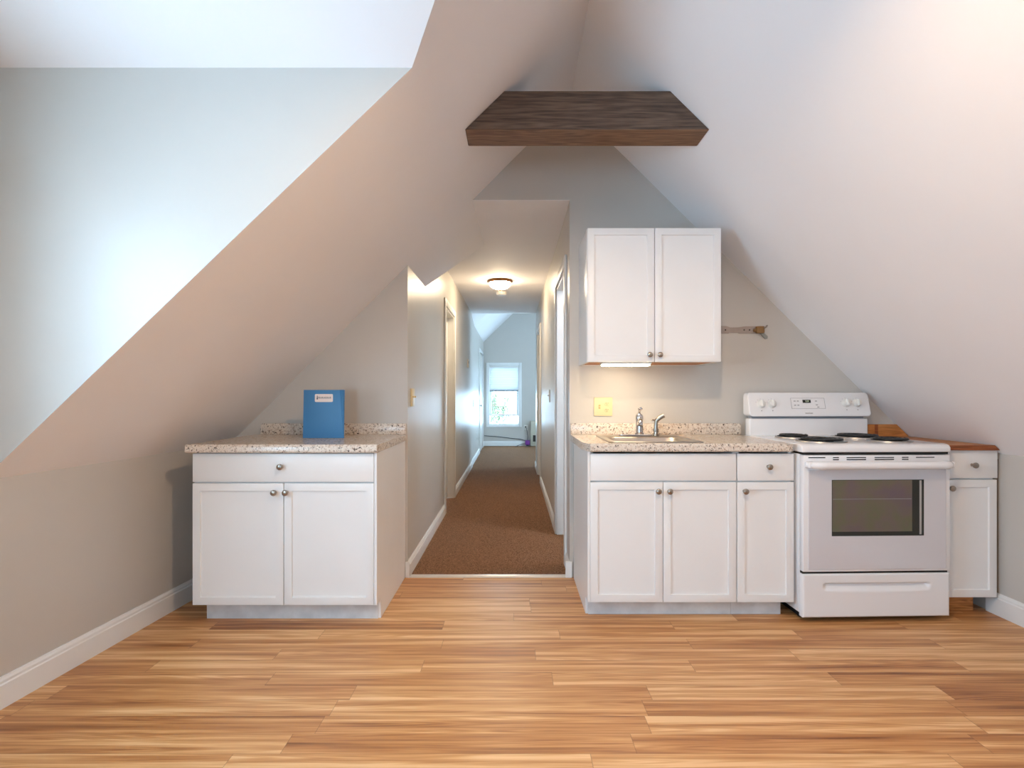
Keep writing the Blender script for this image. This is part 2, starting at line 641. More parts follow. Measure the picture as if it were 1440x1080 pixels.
# knee walls
yb = YB - 0.1
struct('wall_left', MB().prism([(xk(yb), yb), (xk(YW), YW), (-2.3, YW), (-2.3, yb)], 'Z', 0, KZ), WALL)
struct('wall_right', MB().box(XR, XR + 0.15, YB - 0.1, YW + 0.1, 0, KZ), WALL)
# kitchen end wall with the opening to the hallway
mb = MB()
zl = RZ - (RX - HL) / (RX - xk(YW)) * (RZ - KZ)
mb.prism([(-2.2, 0), (HL, 0), (HL, zl + 0.012), (-2.2, zl - 1.50)], 'Y', YW, YW + 0.12)
mb.prism([(RX, 0), (2.7, 0), (2.7, 0.75), (RX, RZ + 0.06), (slope_left(YW, 2.398) - 0.01, 2.398), (RX, 2.398)], 'Y', YW, YW + 0.12)
struct('wall_back', mb, WALL)
# wall behind the viewer with a window
rx0, rx1, rz0, rz1 = -1.14, -0.46, 0.58, 1.60
mb = MB()
for (a, b, c, d) in ((-2.3, rx0, 0, 3.2), (rx1, 2.75, 0, 3.2), (rx0, rx1, 0, rz0), (rx0, rx1, rz1, 3.2)):
    mb.box(a, b, YB - 0.12, YB, c, d)
struct('wall_front', mb, WALL)

# hallway
dl0, dl1 = 5.09, 5.86       # left door
dr0, dr1 = 3.56, 4.32       # right near door
ds0, ds1 = 6.84, 7.56       # right far door
DH = 2.04
mb = MB()
mb.box(HL - 0.12, HL, YW + 0.12, dl0, 0, 2.55)
mb.box(HL - 0.12, HL, dl1, HE, 0, 2.55)
mb.box(HL - 0.12, HL, dl0, dl1, DH, 2.55)
struct('wall_hall_left', mb, WALL)
mb = MB()
mb.box(HR, HR + 0.12, YW + 0.12, dr0, 0, 2.55)
mb.box(HR, HR + 0.12, dr1, ds0, 0, 2.55)
mb.box(HR, HR + 0.12, ds1, HE, 0, 2.55)
mb.box(HR, HR + 0.12, dr0, dr1, DH, 2.55)
mb.box(HR, HR + 0.12, ds0, ds1, DH, 2.55)
struct('wall_hall_right', mb, WALL)


# the lit room behind the near right doorway
mb = MB()
mb.box(2.2, 2.3, YW + 0.12, 5.2, 0, 2.45)
mb.box(HR + 0.12, 2.3, 5.1, 5.2, 0, 2.45)
struct('wall_side_room', mb, WALL)
struct('ceiling_side_room', MB().box(HR + 0.12, 2.3, YW + 0.12, 5.2, 2.42, 2.47), CEIL)
side_d = bpy.data.lights.new('side_room_lamp', 'POINT')
side_d.energy = 17
side_d.color = (1.0, 0.58, 0.30)
side_d.shadow_soft_size = 0.08
side_o = bpy.data.objects.new('side_room_lamp', side_d)
COL.objects.link(side_o)
side_o.location = (1.2, 3.85, 2.2)


def hall_z(y):
    return 2.398 + (y - YW) * 0.016


struct('ceiling_hall', MB().prism([(YW + 0.001, 2.395), (HE, hall_z(HE)), (HE, hall_z(HE) + .1), (YW + 0.125, 2.50), (YW + 0.125, 2.3978), (YW + 0.001, 2.3978)], 'X', HL - 0.12, HR + 0.10), CEIL)
# far room
mb = MB()
FX = -0.684
mb.box(FX - 0.12, FX, HE, 9.1, 0, 2.52)
mb.box(FX - 0.12, FX, 9.1, FY + 0.1, 0, 2.38)
struct('wall_far_left', mb, WALL)
gy0, gy1, gz0, gz1 = 8.6, 9.9, 0.7, 2.15
mb = MB()
for (a, b, c, d) in ((HE, gy0, 0, 3.3), (gy1, FY + 0.1, 0, 3.3), (gy0, gy1, 0, gz0), (gy0, gy1, gz1, 3.3)):
    mb.box(2.5, 2.6, a, b, c, d)
struct('wall_far_right', mb, WALL)
struct('wall_far_front', MB().box(HR + 0.12, 2.6, HE - 0.1, HE, 0, 3.3).box(-0.9, HR + 0.12, HE - 0.02, HE, hall_z(HE), 3.3), WALL)
fwx0, fwx1, fwz0, fwz1 = -0.560, 0.128, 0.492, 1.84
mb = MB()
for (a, b, c, d) in ((-0.9, fwx0, 0, 3.3), (fwx1, 2.6, 0, 3.3), (fwx0, fwx1, 0, fwz0), (fwx0, fwx1, fwz1, 3.3)):
    mb.box(a, b, FY, FY + 0.14, c, d)
struct('wall_far_back', mb, WALL)
mb = MB()
mb.face([(FX - 0.02, HE - 0.02, 2.475), (FX - 0.02, 9.1, 2.355), (0.10, 9.1, 3.139), (0.10, HE - 0.02, 3.139)])
mb.face([(FX - 0.02, 9.1, 2.355), (FX - 0.02, FY + 0.02, 2.355), (0.10, FY + 0.02, 3.139), (0.10, 9.1, 3.139)])
mb.face([(0.10, HE - 0.02, 3.139), (0.10, FY + 0.02, 3.139), (2.6, FY + 0.02, 3.139), (2.6, HE - 0.02, 3.139)])
struct('ceiling_far', mb, CEIL)


# ------------------------------------------------------------------ trim
def baseboard(mb, p, q, side, h=0.105, t=0.014):
    """profile swept from p to q (plan points); side is the unit normal pointing into the room"""
    p, q, n = Vector((*p, 0)), Vector((*q, 0)), Vector((*side, 0))
    prof = [(0.0, 0), (t, 0), (t, h * 0.76), (t * 0.75, h * 0.80), (t * 0.72, h * 0.88), (t * 0.45, h * 0.95), (t * 0.35, h), (0.0, h)]
    t_ = bmesh.new()
    A = [t_.verts.new(p + n * a + Vector((0, 0, z))) for a, z in prof]
    B = [t_.verts.new(q + n * a + Vector((0, 0, z))) for a, z in prof]
    k = len(prof)
    for i in range(k):
        t_.faces.new((A[i], A[(i + 1) % k], B[(i + 1) % k], B[i]))
    t_.faces.new(A[::-1])
    t_.faces.new(B)
    bmesh.ops.recalc_face_normals(t_, faces=t_.faces[:])
    mb.merge(t_)


mb = MB()
ln = Vector((1, -0.069)).normalized()
baseboard(mb, (xk(YB), YB), (xk(YW), YW), ln, 0.115)
struct('baseboard_left', mb, TRIM)
mb = MB()
baseboard(mb, (XR, YB), (XR, 2.79), (-1, 0), 0.115)
struct('baseboard_right', mb, TRIM)
mb = MB()
baseboard(mb, (HL, YW - 0.014), (HL, dl0 - 0.06), (1, 0), 0.10)
baseboard(mb, (HL, dl1 + 0.06), (HL, HE), (1, 0), 0.10)
mb.box(HL - 0.012, HL + 0.014, YW - 0.016, YW, 0, 0.10, 0.003)
struct('baseboard_hall_left', mb, TRIM)
mb = MB()
baseboard(mb, (HR, YW - 0.014), (HR, dr0 - 0.065), (-1, 0), 0.10)
baseboard(mb, (HR, dr1 + 0.065), (HR, ds0 - 0.065), (-1, 0), 0.10)
baseboard(mb, (HR, ds1 + 0.065), (HR, HE), (-1, 0), 0.10)
mb.box(HR - 0.03, HR + 0.012, YW - 0.016, YW, 0, 0.10, 0.003)
struct('baseboard_hall_right', mb, TRIM)
mb = MB()
baseboard(mb, (FX, HE), (FX, 10.33), (1, 0), 0.10)
baseboard(mb, (FX, 11.55), (FX, FY), (1, 0), 0.10)
baseboard(mb, (FX, FY), (2.5, FY), (0, -1), 0.11)
struct('baseboard_far', mb, TRIM)
struct('trim_1', MB().prism([(YW - 0.012, 0), (YW + 0.036, 0), (YW + 0.030, 0.007), (YW + 0.012, 0.010), (YW - 0.006, 0.007)], 'X', HL + 0.014, HR - 0.014), METALSTRIP)


def door(name, x, nx, y0, y1, depth=0.105, casing=0.065, handle_y=None, ct=0.016, slab_in=True):
    """closed panel door in a wall whose face is at x; nx = +1/-1 points into the hallway"""
    r = thing(name, None, None, (x, (y0 + y1) / 2, 0), kind='structure')
    def bx(mb, xa, xb, *rest, **kw):
        mb.box(min(xa, xb), max(xa, xb), *rest, **kw)
    c = MB()
    for (a, b, z0_, z1_) in ((y0 - casing, y0, 0, DH + casing), (y1, y1 + casing, 0, DH + casing), (y0, y1, DH, DH + casing)):
        bx(c, x, x + nx * ct, a, b, z0_, z1_, bevel=0.004)
    c.build('casing', TRIM, r)
    j = MB()
    bx(j, x - nx * depth, x, y0, y0 + 0.016, 0, DH)
    bx(j, x - nx * depth, x, y1 - 0.016, y1, 0, DH)
    bx(j, x - nx * depth, x, y0 + 0.016, y1 - 0.016, DH - 0.016, DH)
    j.build('jamb', TRIM, r)
    if not slab_in:
        return r
    s = MB()
    xs0, xs1 = x - nx * depth, x - nx * (depth - 0.036)
    bx(s, xs0, xs1, y0 + 0.018, y1 - 0.018, 0.008, DH - 0.018, bevel=0.002)
    w = (y1 - y0 - 0.036)
    for k in range(2):
        for (za, zb) in ((0.18, 0.80), (0.92, 1.50), (1.60, 1.90)):
            ya = y0 + 0.018 + 0.10 + k * (w - 0.10) / 2
            bx(s, xs1, xs1 + nx * 0.006, ya, ya + (w - 0.30) / 2, za, zb, bevel=0.004)
    sl = s.build('slab', TRIM, r)
    hy = handle_y if handle_y is not None else y0 + 0.08
    MB().lathe([(0.028, 0), (0.028, 0.006), (0.010, 0.010), (0.010, 0.035), (0.022, 0.042), (0.026, 0.055), (0.018, 0.066), (0, 0.068)], (xs1, hy, 0.95), (nx, 0, 0)).build('door_knob', NICKEL, sl)
    return r


door('door_1', HL, 1, dl0, dl1)
door('door_2', HR, -1, dr0, dr1, depth=0.12, slab_in=False)
door('door_3', HR, -1, ds0, ds1)
door('door_4', FX, 1, 10.40, 11.48, depth=0.05, casing=0.06)

# ------------------------------------------------------------------ windows
def sash(mb, x0, x1, y0, y1, z0, z1, w):
    mb.box(x0, x0 + w, y0, y1, z0, z1, 0.003)
    mb.box(x1 - w, x1, y0, y1, z0, z1, 0.003)
    mb.box(x0 + w, x1 - w, y0, y1, z0, z0 + w, 0.003)
    mb.box(x0 + w, x1 - w, y0, y1, z1 - w, z1, 0.003)


win = thing('window_1', None, None, ((fwx0 + fwx1) / 2, FY, fwz0), kind='structure')
c = MB()
cw = 0.062
for (a, b, z0_, z1_) in ((fwx0 - cw, fwx0, fwz0 - cw, fwz1 + cw), (fwx1, fwx1 + cw, fwz0 - cw, fwz1 + cw), (fwx0, fwx1, fwz1, fwz1 + cw), (fwx0, fwx1, fwz0 - cw, fwz0)):
    c.box(a, b, FY - 0.018, FY, z0_, z1_, 0.004)
c.build('casing', TRIM, win)
f = MB()
sash(f, fwx0, fwx1, FY, FY + 0.14, fwz0, fwz1, 0.018)
f.build('frame', TRIM, win)
s = MB()
sash(s, fwx0 + 0.018, fwx1 - 0.018, FY + 0.075, FY + 0.105, 1.19, fwz1 - 0.018, 0.036)
us = s.build('upper_sash', TRIM, win)
MB().box(fwx0 + 0.05, fwx1 - 0.05, FY + 0.088, FY + 0.092, 1.22, fwz1 - 0.05).build('pane', GLASS, us)
s = MB()
sash(s, fwx0 + 0.018, fwx1 - 0.018, FY + 0.04, FY + 0.07, 0.685, 1.31, 0.04)
ls = s.build('lower_sash', TRIM, win)
MB().box(fwx0 + 0.05, fwx1 - 0.05, FY + 0.053, FY + 0.057, 0.72, 1.28).build('pane', GLASS, ls)
sh = thing('window_shade', 'white cellular shade pulled half down in far bright window', 'shade', ((fwx0 + fwx1) / 2, FY + 0.02, 1.24))
n = 22
mbs = MB()
pts = []
for i in range(n * 2 + 1):
    z = 1.275 + (1.79 - 1.275) * i / (2 * n)
    pts.append((FY + 0.012 + (0.006 if i % 2 else 0.0), z))
pts2 = [(y + 0.009, z) for y, z in reversed(pts)]
mbs.prism(pts + pts2, 'X', fwx0 + 0.02, fwx1 - 0.02)
mbs.build('pleated_fabric', SHADECLOTH, sh)
MB().box(fwx0 + 0.019, fwx1 - 0.019, FY + 0.008, FY + 0.032, 1.79, 1.822, 0.003).build('head_rail', WHITEPL, sh)
MB().box(fwx0 + 0.02, fwx1 - 0.02, FY + 0.008, FY + 0.03, 1.245, 1.275, 0.003).build('bottom_rail', plain('grey_rail', srgb(150, 156, 160), 0.5), sh)
portal('sky_portal', (-0.216, FY + 0.13, 1.16), (0, -1, 0), 0.68, 1.34)

win = thing('window_2', None, None, (-2.04, (wy0 + wy1) / 2, wz0), kind='structure')
f = MB()
for (a, b, z0_, z1_) in ((wy0 - 0.07, wy0, wz0 - 0.07, wz1 + 0.07), (wy1, wy1 + 0.07, wz0 - 0.07, wz1 + 0.07), (wy0, wy1, wz1, wz1 + 0.07), (wy0, wy1, wz0 - 0.07, wz0)):
    f.box(-1.96, -1.945, a, b, z0_, z1_, 0.004)
f.build('casing', TRIM, win)
f = MB()
zm = (wz0 + wz1) / 2
for (a, b, z0_, z1_) in ((wy0, wy0 + 0.04, wz0, wz1), (wy1 - 0.04, wy1, wz0, wz1), (wy0 + 0.04, wy1 - 0.04, wz1 - 0.04, wz1), (wy0 + 0.04, wy1 - 0.04, wz0, wz0 + 0.05), (wy0 + 0.04, wy1 - 0.04, zm - 0.02, zm + 0.02)):
    f.box(-2.07, -2.03, a, b, z0_, z1_, 0.003)
fr = f.build('sash', TRIM, win)
MB().box(-2.052, -2.048, wy0 + 0.04, wy1 - 0.04, wz0 + 0.05, wz1 - 0.04).build('pane', GLASS, fr)
portal('sky_portal', (-2.10, (wy0 + wy1) / 2, (wz0 + wz1) / 2), (1, 0, 0), wy1 - wy0, wz1 - wz0)

win = thing('window_3', None, None, ((rx0 + rx1) / 2, YB, rz0), kind='structure')
f = MB()
for (a, b, z0_, z1_) in ((rx0 - 0.07, rx0, rz0 - 0.07, rz1 + 0.07), (rx1, rx1 + 0.07, rz0 - 0.07, rz1 + 0.07), (rx0, rx1, rz1, rz1 + 0.07), (rx0, rx1, rz0 - 0.07, rz0)):
    f.box(a, b, YB, YB + 0.016, z0_, z1_, 0.004)
f.build('casing', TRIM, win)
s = MB()
sash(s, rx0, rx1, YB - 0.08, YB - 0.04, rz0, rz1, 0.035)
fr = s.build('sash', TRIM, win)
MB().box(rx0 + 0.03, rx1 - 0.03, YB - 0.062, YB - 0.058, rz0 + 0.03, rz1 - 0.03).build('pane', GLASS, fr)
portal('sky_portal', ((rx0 + rx1) / 2, YB - 0.11, (rz0 + rz1) / 2), (0, 1, 0), rx1 - rx0, rz1 - rz0)


win = thing('daylight_fill_window', None, None, (2.5, (gy0 + gy1) / 2, gz0), kind='structure')  # unseen window, added to bring more daylight into far room and hallway
f = MB()
for (a, b, z0_, z1_) in ((gy0 - 0.07, gy0, gz0 - 0.07, gz1 + 0.07), (gy1, gy1 + 0.07, gz0 - 0.07, gz1 + 0.07), (gy0, gy1, gz1, gz1 + 0.07), (gy0, gy1, gz0 - 0.07, gz0)):
    f.box(2.484, 2.5, a, b, z0_, z1_, 0.004)
f.build('casing', TRIM, win)
f = MB()
ym = (gy0 + gy1) / 2
for (a, b, z0_, z1_) in ((gy0, gy0 + 0.04, gz0, gz1), (gy1 - 0.04, gy1, gz0, gz1), (ym - 0.04, ym + 0.04, gz0, gz1), (gy0 + 0.04, gy1 - 0.04, gz1 - 0.04, gz1), (gy0 + 0.04, gy1 - 0.04, gz0, gz0 + 0.05)):
    f.box(2.53, 2.57, a, b, z0_, z1_, 0.003)
fr = f.build('sash', TRIM, win)
MB().box(2.548, 2.552, gy0 + 0.04, gy1 - 0.04, gz0 + 0.05, gz1 - 0.04).build('pane', GLASS, fr)
portal('sky_portal', (2.59, ym, (gz0 + gz1) / 2), (-1, 0, 0), gy1 - gy0, gz1 - gz0)


# ------------------------------------------------------------------ cabinets
def shaker(x0, x1, z0, z1, yf, t=0.019, rail=0.054, dep=0.008):
    """shaker door slab, front face at y = yf"""
    b = bmesh.new()
    bmesh.ops.create_cube(b, size=1)
    for v in b.verts:
        v.co = Vector((x0 if v.co.x < 0 else x1, yf if v.co.y < 0 else yf + t, z0 if v.co.z < 0 else z1))
    b.faces.ensure_lookup_table()
    fr = [f for f in b.faces if f.normal.y < -0.5][0]
    bmesh.ops.inset_region(b, faces=[fr], thickness=rail)
    r = bmesh.ops.inset_region(b, faces=[fr], thickness=0.003, depth=-dep)
    outer = [e for e in b.edges if all(abs(v.co.y - yf) < 1e-6 and (abs(v.co.x - x0) < 1e-6 or abs(v.co.x - x1) < 1e-6 or abs(v.co.z - z0) < 1e-6 or abs(v.co.z - z1) < 1e-6) for v in e.verts)
             and (abs(e.verts[0].co.x - e.verts[1].co.x) < 1e-6 and abs(e.verts[0].co.x - x0) * abs(e.verts[0].co.x - x1) < 1e-6 or abs(e.verts[0].co.z - e.verts[1].co.z) < 1e-6 and abs(e.verts[0].co.z - z0) * abs(e.verts[0].co.z - z1) < 1e-6)]
    bmesh.ops.bevel(b, geom=outer, offset=0.002, segments=2, affect='EDGES', profile=0.5)
    m = MB()
    m.merge(b)
    return m


def slab(x0, x1, z0, z1, yf, t=0.019):
    return MB().box(x0, x1, yf, yf + t, z0, z1, 0.0025)


def knob(x, z, yf, parent):
    MB().lathe([(0.008, 0), (0.0065, 0.004), (0.0055, 0.012), (0.007, 0.016), (0.0145, 0.020), (0.0155, 0.024), (0.014, 0.028), (0.009, 0.031), (0, 0.032)], (x, yf, z), (0, -1, 0), 24).build('knob', NICKEL, parent)


g = 0.0018
# --- left base cabinet
LX0, LX1, LY = -1.617, -0.701, 2.612
left = thing('base_cabinet', 'white shaker base cabinet under the blue folder, wide drawer over two doors', 'cabinet', ((LX0 + LX1) / 2, 2.95, 0))
m = MB()
m.box(LX0, LX0 + 0.016, LY + 0.02, YW - 0.004, 0.10, 0.867)
m.box(LX1 - 0.016, LX1, LY + 0.02, YW - 0.004, 0.10, 0.867)
m.box(LX0 + 0.016, LX1 - 0.016, YW - 0.012, YW - 0.004, 0.10, 0.867)
m.box(LX0 + 0.016, LX1 - 0.016, LY + 0.02, YW - 0.012, 0.10, 0.118)
m.box(LX0 + 0.016, LX1 - 0.016, LY + 0.02, LY + 0.04, 0.69, 0.867)
m.box(LX0 + 0.016, LX1 - 0.016, LY + 0.02, LY + 0.04, 0.118, 0.14)
m.box((LX0 + LX1) / 2 - 0.03, (LX0 + LX1) / 2 + 0.03, LY + 0.02, LY + 0.04, 0.14, 0.69)
m.build('carcass', CAB, left)
MB().prism([(LY + 0.082, 0), (YW - 0.004, 0), (YW - 0.004, 0.867), (LY + 0.001, 0.867), (LY + 0.001, 0.0985), (LY + 0.082, 0.0985)], 'X', LX1, LX1 + 0.014, 0.001, 1).build('side_panel', CAB, left)
MB().box(LX0 + 0.03, LX1, LY + 0.076, LY + 0.09, 0, 0.10).build('toe_kick', KICK, left)
d = slab(LX0 + g, LX1 - g, 0.719, 0.862, LY).build('drawer', CAB, left)
knob((LX0 + LX1) / 2 - 0.008, 0.797, LY, d)
xm = (LX0 + LX1) / 2 + 0.003
d = shaker(LX0 + g, xm - g, 0.0995, 0.712, LY).build('door', CAB, left)
knob(xm - 0.042, 0.668, LY, d)
d = shaker(xm + g, LX1 - g, 0.0995, 0.712, LY).build('door', CAB, left)
knob(xm + 0.016, 0.668, LY, d)


def countertop(name, label, x0, x1, yf, clip=0.0, round_l=False, round_r=False, hole=None):
    """postformed top with rolled front edge and backsplash; plan outline with optional clipped left corner"""
    root = thing(name, label, 'countertop', ((x0 + x1) / 2, 3.0, 0.868))
    zt, zb = 0.908, 0.868
    yb_ = YW - 0.003
    prof = [(yb_, zb), (yb_, zt), (yf + 0.020, zt), (yf + 0.011, zt + 0.0015), (yf + 0.004, zt - 0.003), (yf, zt - 0.012), (yf, zb + 0.006), (yf + 0.005, zb)]
    m = MB()
    if hole is None:
        m.prism(prof, 'X', x0, x1)
    else:
        hx0, hx1, hy0, hy1 = hole
        m.prism(prof, 'X', hx1, x1)
        m.prism(prof, 'X', x0, hx0)
        front = [(hy0, zb), (hy0, zt)] + prof[2:]
        m.prism(front, 'X', hx0, hx1)
        m.prism([(yb_, zb), (yb_, zt), (hy1, zt), (hy1, zb)], 'X', hx0, hx1)
    if round_r:
        for v in m.bm.verts:
            if v.co.x > x1 - 1e-4 and v.co.y < yf + 0.03:
                v.co.x -= 0.0
    top = m.build('top', GRANITE, root)
    return root, top


ctl, topl = countertop('countertop', 'speckled granite-look countertop on left cabinet, carrying the blue folder', -1.637, -0.681, 2.585)
zb0, zb1 = 0.908, 0.978
b = MB()
b.prism([(-1.600, zb0 + 0.0), (-0.679, zb0), (-0.679, zb1 - 0.004), (-0.683, zb1), (-1.585, zb1), (-1.598, zb1 - 0.012)], 'Y', YW - 0.022, YW - 0.003, 0.003)
b.build('backsplash', GRANITE, ctl)

# --- presentation folder
fo = thing('presentation_folder', 'blue presentation folder standing open on the left countertop', 'folder', (-1.09, 3.0, 0.909))
fc = MB().box(-1.213, -0.976, 2.990, 2.9935, 0.909, 1.187, 0.0008).rotate(math.radians(-2.5), 'X', (-1.09, 2.99, 0.909)).build('front_cover', BLUE, fo)
bc = MB().box(-1.213, -0.976, 2.990, 2.9935, 0.909, 1.187, 0.0008).rotate(math.radians(-26), 'Z', (-0.978, 2.9965, 0.9)).build('back_cover', BLUE, fo)
lb = MB()
lx0, lx1, lz0, lz1 = -1.147, -1.043, 1.117, 1.163
pl = []
for cx, cz, a0 in ((lx1 - .006, lz1 - .006, 0), (lx0 + .006, lz1 - .006, 90), (lx0 + .006, lz0 + .006, 180), (lx1 - .006, lz0 + .006, 270)):
    for k in range(5):
        a = math.radians(a0 + 22.5 * k)
        pl.append((cx + .006 * math.cos(a), cz + .006 * math.sin(a)))
lab = lb.prism(pl, 'Y', 2.9885, 2.9898).rotate(math.radians(-2.5), 'X', (-1.09, 2.99, 0.909)).build('label', LABELM, fo)
pr = MB()
pr.prism([(-1.137, 1.132), (-1.129, 1.132), (-1.130, 1.140), (-1.132, 1.154), (-1.134, 1.154), (-1.136, 1.140)], 'Y', 2.9878, 2.9886)
pr.box(-1.128, -1.052, 2.9878, 2.9886, 1.1375, 1.1392)
for k in range(13):
    xx = -1.127 + k * 0.0057
    pr.box(xx, xx + (0.0032 if k % 3 else 0.0044), 2.9878, 2.9886, 1.1412, 1.1412 + (0.0052 if k % 4 == 0 else 0.0038))
pr.rotate(math.radians(-2.5), 'X', (-1.09, 2.99, 0.909)).build('printed_logo', DARKPRINT, lab, None)

# --- sink base cabinet
SX0, SX1, SY = 0.383, 1.146, 2.664
sink_c = thing('base_cabinet', 'white sink base cabinet with blank top panel and two doors, beside the hallway', 'cabinet', ((SX0 + SX1) / 2, 2.98, 0))
m = MB()
m.box(SX0 + 0.012, SX0 + 0.028, SY + 0.02, YW - 0.004, 0.095, 0.867)
m.box(SX1 - 0.016, SX1, SY + 0.02, YW - 0.004, 0.095, 0.867)
m.box(SX0 + 0.028, SX1 - 0.016, YW - 0.012, YW - 0.004, 0.095, 0.867)
m.box(SX0 + 0.028, SX1 - 0.016, SY + 0.02, YW - 0.012, 0.095, 0.115)
m.box(SX0 + 0.028, SX1 - 0.016, SY + 0.02, SY + 0.035, 0.69, 0.74)
m.box((SX0 + SX1) / 2 - 0.03, (SX0 + SX1) / 2 + 0.03, SY + 0.02, SY + 0.035, 0.115, 0.69)
m.build('carcass', CAB, sink_c)
MB().prism([(SY + 0.085, 0), (YW - 0.018, 0), (YW - 0.018, 0.867), (SY + 0.001, 0.867), (SY + 0.001, 0.093), (SY + 0.085, 0.093)], 'X', SX0 - 0.002, SX0 + 0.011, 0.001, 1).build('side_panel', CAB, sink_c)
MB().box(SX0 + 0.011, SX1, SY + 0.078, SY + 0.09, 0, 0.095).build('toe_kick', KICK, sink_c)
slab(SX0 + 0.012, SX1 - g, 0.717, 0.856, SY).build('top_panel', CAB, sink_c)
xm = 0.768
d = shaker(SX0 + 0.012, xm - g, 0.093, 0.709, SY).build('door', CAB, sink_c)
knob(xm - 0.028, 0.665, SY, d)
d = shaker(xm + g, SX1 - g, 0.093, 0.709, SY).build('door', CAB, sink_c)
knob(xm + 0.030, 0.665, SY, d)

# --- narrow base cabinet
NX0, NX1 = 1.148, 1.440
nar = thing('base_cabinet', 'narrow white base cabinet between the sink cabinet and the range', 'cabinet', ((NX0 + NX1) / 2, 2.98, 0))
m = MB()
m.box(NX0, NX0 + 0.016, SY + 0.02, YW - 0.004, 0.095, 0.867)
m.box(NX1 - 0.022, NX1 - 0.006, SY + 0.02, YW - 0.004, 0.095, 0.867)
m.box(NX0 + 0.016, NX1 - 0.022, YW - 0.012, YW - 0.004, 0.095, 0.867)
m.box(NX0 + 0.016, NX1 - 0.022, SY + 0.02, YW - 0.012, 0.095, 0.115)
m.box(NX0 + 0.016, NX1 - 0.022, SY + 0.02, SY + 0.035, 0.69, 0.74)
m.build('carcass', CAB, nar)
MB().box(NX0, NX1 - 0.03, SY + 0.078, SY + 0.09, 0, 0.095).build('toe_kick', KICK, nar)
d = slab(NX0 + g, NX1, 0.717, 0.856, SY).build('drawer', CAB, nar)
knob((NX0 + NX1) / 2 + 0.012, 0.790, SY, d)
d = shaker(NX0 + g, NX1, 0.093, 0.709, SY).build('door', CAB, nar)
knob(NX0 + 0.036, 0.665, SY, d)

# --- right countertop with the sink cut out and clipped front-left corner
CX0, CX1, CY = 0.362, 1.441, 2.635
hole = (0.53, 0.965, 2.745, 3.07)
ctr = thing('countertop', 'long speckled granite-look countertop with the steel sink let into it', 'countertop', (0.9, 2.97, 0.868))
zt, zb = 0.908, 0.868
yb_ = YW - 0.003
prof = [(yb_, zb), (yb_, zt), (CY + 0.020, zt), (CY + 0.011, zt + 0.0015), (CY + 0.004, zt - 0.003), (CY, zt - 0.012), (CY, zb + 0.006), (CY + 0.005, zb)]
m = MB()
m.prism(prof, 'X', hole[1], CX1 - 0.05)
xcl = CX0 + 0.028
m.prism(prof, 'X', xcl, hole[0])
m.prism([(hole[2], zb), (hole[2], zt)] + prof[2:], 'X', hole[0], hole[1])
m.prism([(yb_, zb), (yb_, zt), (hole[3], zt), (hole[3], zb)], 'X', hole[0], hole[1])
m.prism([(CX0, yb_), (xcl, yb_), (xcl, CY + 0.001), (CX0, CY + 0.10)], 'Z', zb, zt)
# rounded right front corner
arc = [(CX1 - 0.05, yb_), (CX1, yb_), (CX1, CY + 0.05)] + [(CX1 - 0.05 + 0.05 * math.cos(a), CY + 0.05 - 0.05 * math.sin(a)) for a in [PI / 2 * k / 8 for k in range(1, 9)]]
arc = [(x, y) for x, y in arc]
m.prism(arc, 'Z', zb, zt - 0.002)
top = m.build('top', GRANITE, ctr)
MB().prism([(CX0 + 0.0, 0.908), (CX1 - 0.002, 0.908), (CX1 - 0.002, 0.978), (CX0, 0.978)], 'Y', YW - 0.022, YW - 0.003, 0.003).build('backsplash', GRANITE, ctr)

# --- sink
sk = thing('kitchen_sink', 'shallow stainless steel drop-in sink in the right countertop', 'sink', (0.75, 2.92, 0.9))


def rrect(x0, x1, y0, y1, r, n=6):
    out = []
    for cx, cy, a0 in ((x1 - r, y1 - r, 0), (x0 + r, y1 - r, 90), (x0 + r, y0 + r, 180), (x1 - r, y0 + r, 270)):
        for k in range(n + 1):
            a = math.radians(a0 + 90.0 * k / n)
            out.append((cx + r * math.cos(a), cy + r * math.sin(a)))
    return out


bmk = bmesh.new()
loops = []
for (x0, x1, y0, y1, r, z) in ((0.498, 1.000, 2.700, 3.175, 0.030, 0.9085), (0.500, 0.998, 2.702, 3.173, 0.030, 0.912), (0.506, 0.992, 2.708, 3.167, 0.028, 0.9135),
                               (0.538, 0.957, 2.752, 3.062, 0.06, 0.9115), (0.545, 0.950, 2.760, 3.055, 0.06, 0.904), (0.56, 0.935, 2.775, 3.04, 0.06, 0.77), (0.585, 0.91, 2.80, 3.015, 0.05, 0.755)):
    loops.append([bmk.verts.new((px, py, z)) for px, py in rrect(x0, x1, y0, y1, r)])
for A, B in zip(loops, loops[1:]):
    k = len(A)
    for i in range(k):
        bmk.faces.new((A[i], A[(i + 1) % k], B[(i + 1) % k], B[i]))
bmk.faces.new(loops[-1])
bmesh.ops.recalc_face_normals(bmk, faces=bmk.faces[:])
m = MB()
m.merge(bmk)
m.build('basin', STEEL, sk, 50)
MB().lathe([(0.042, 0), (0.042, 0.003), (0.030, 0.003), (0.026, 0.0005), (0, 0.0005)], (0.748, 2.905, 0.7555)).build('drain', CHROME, sk)

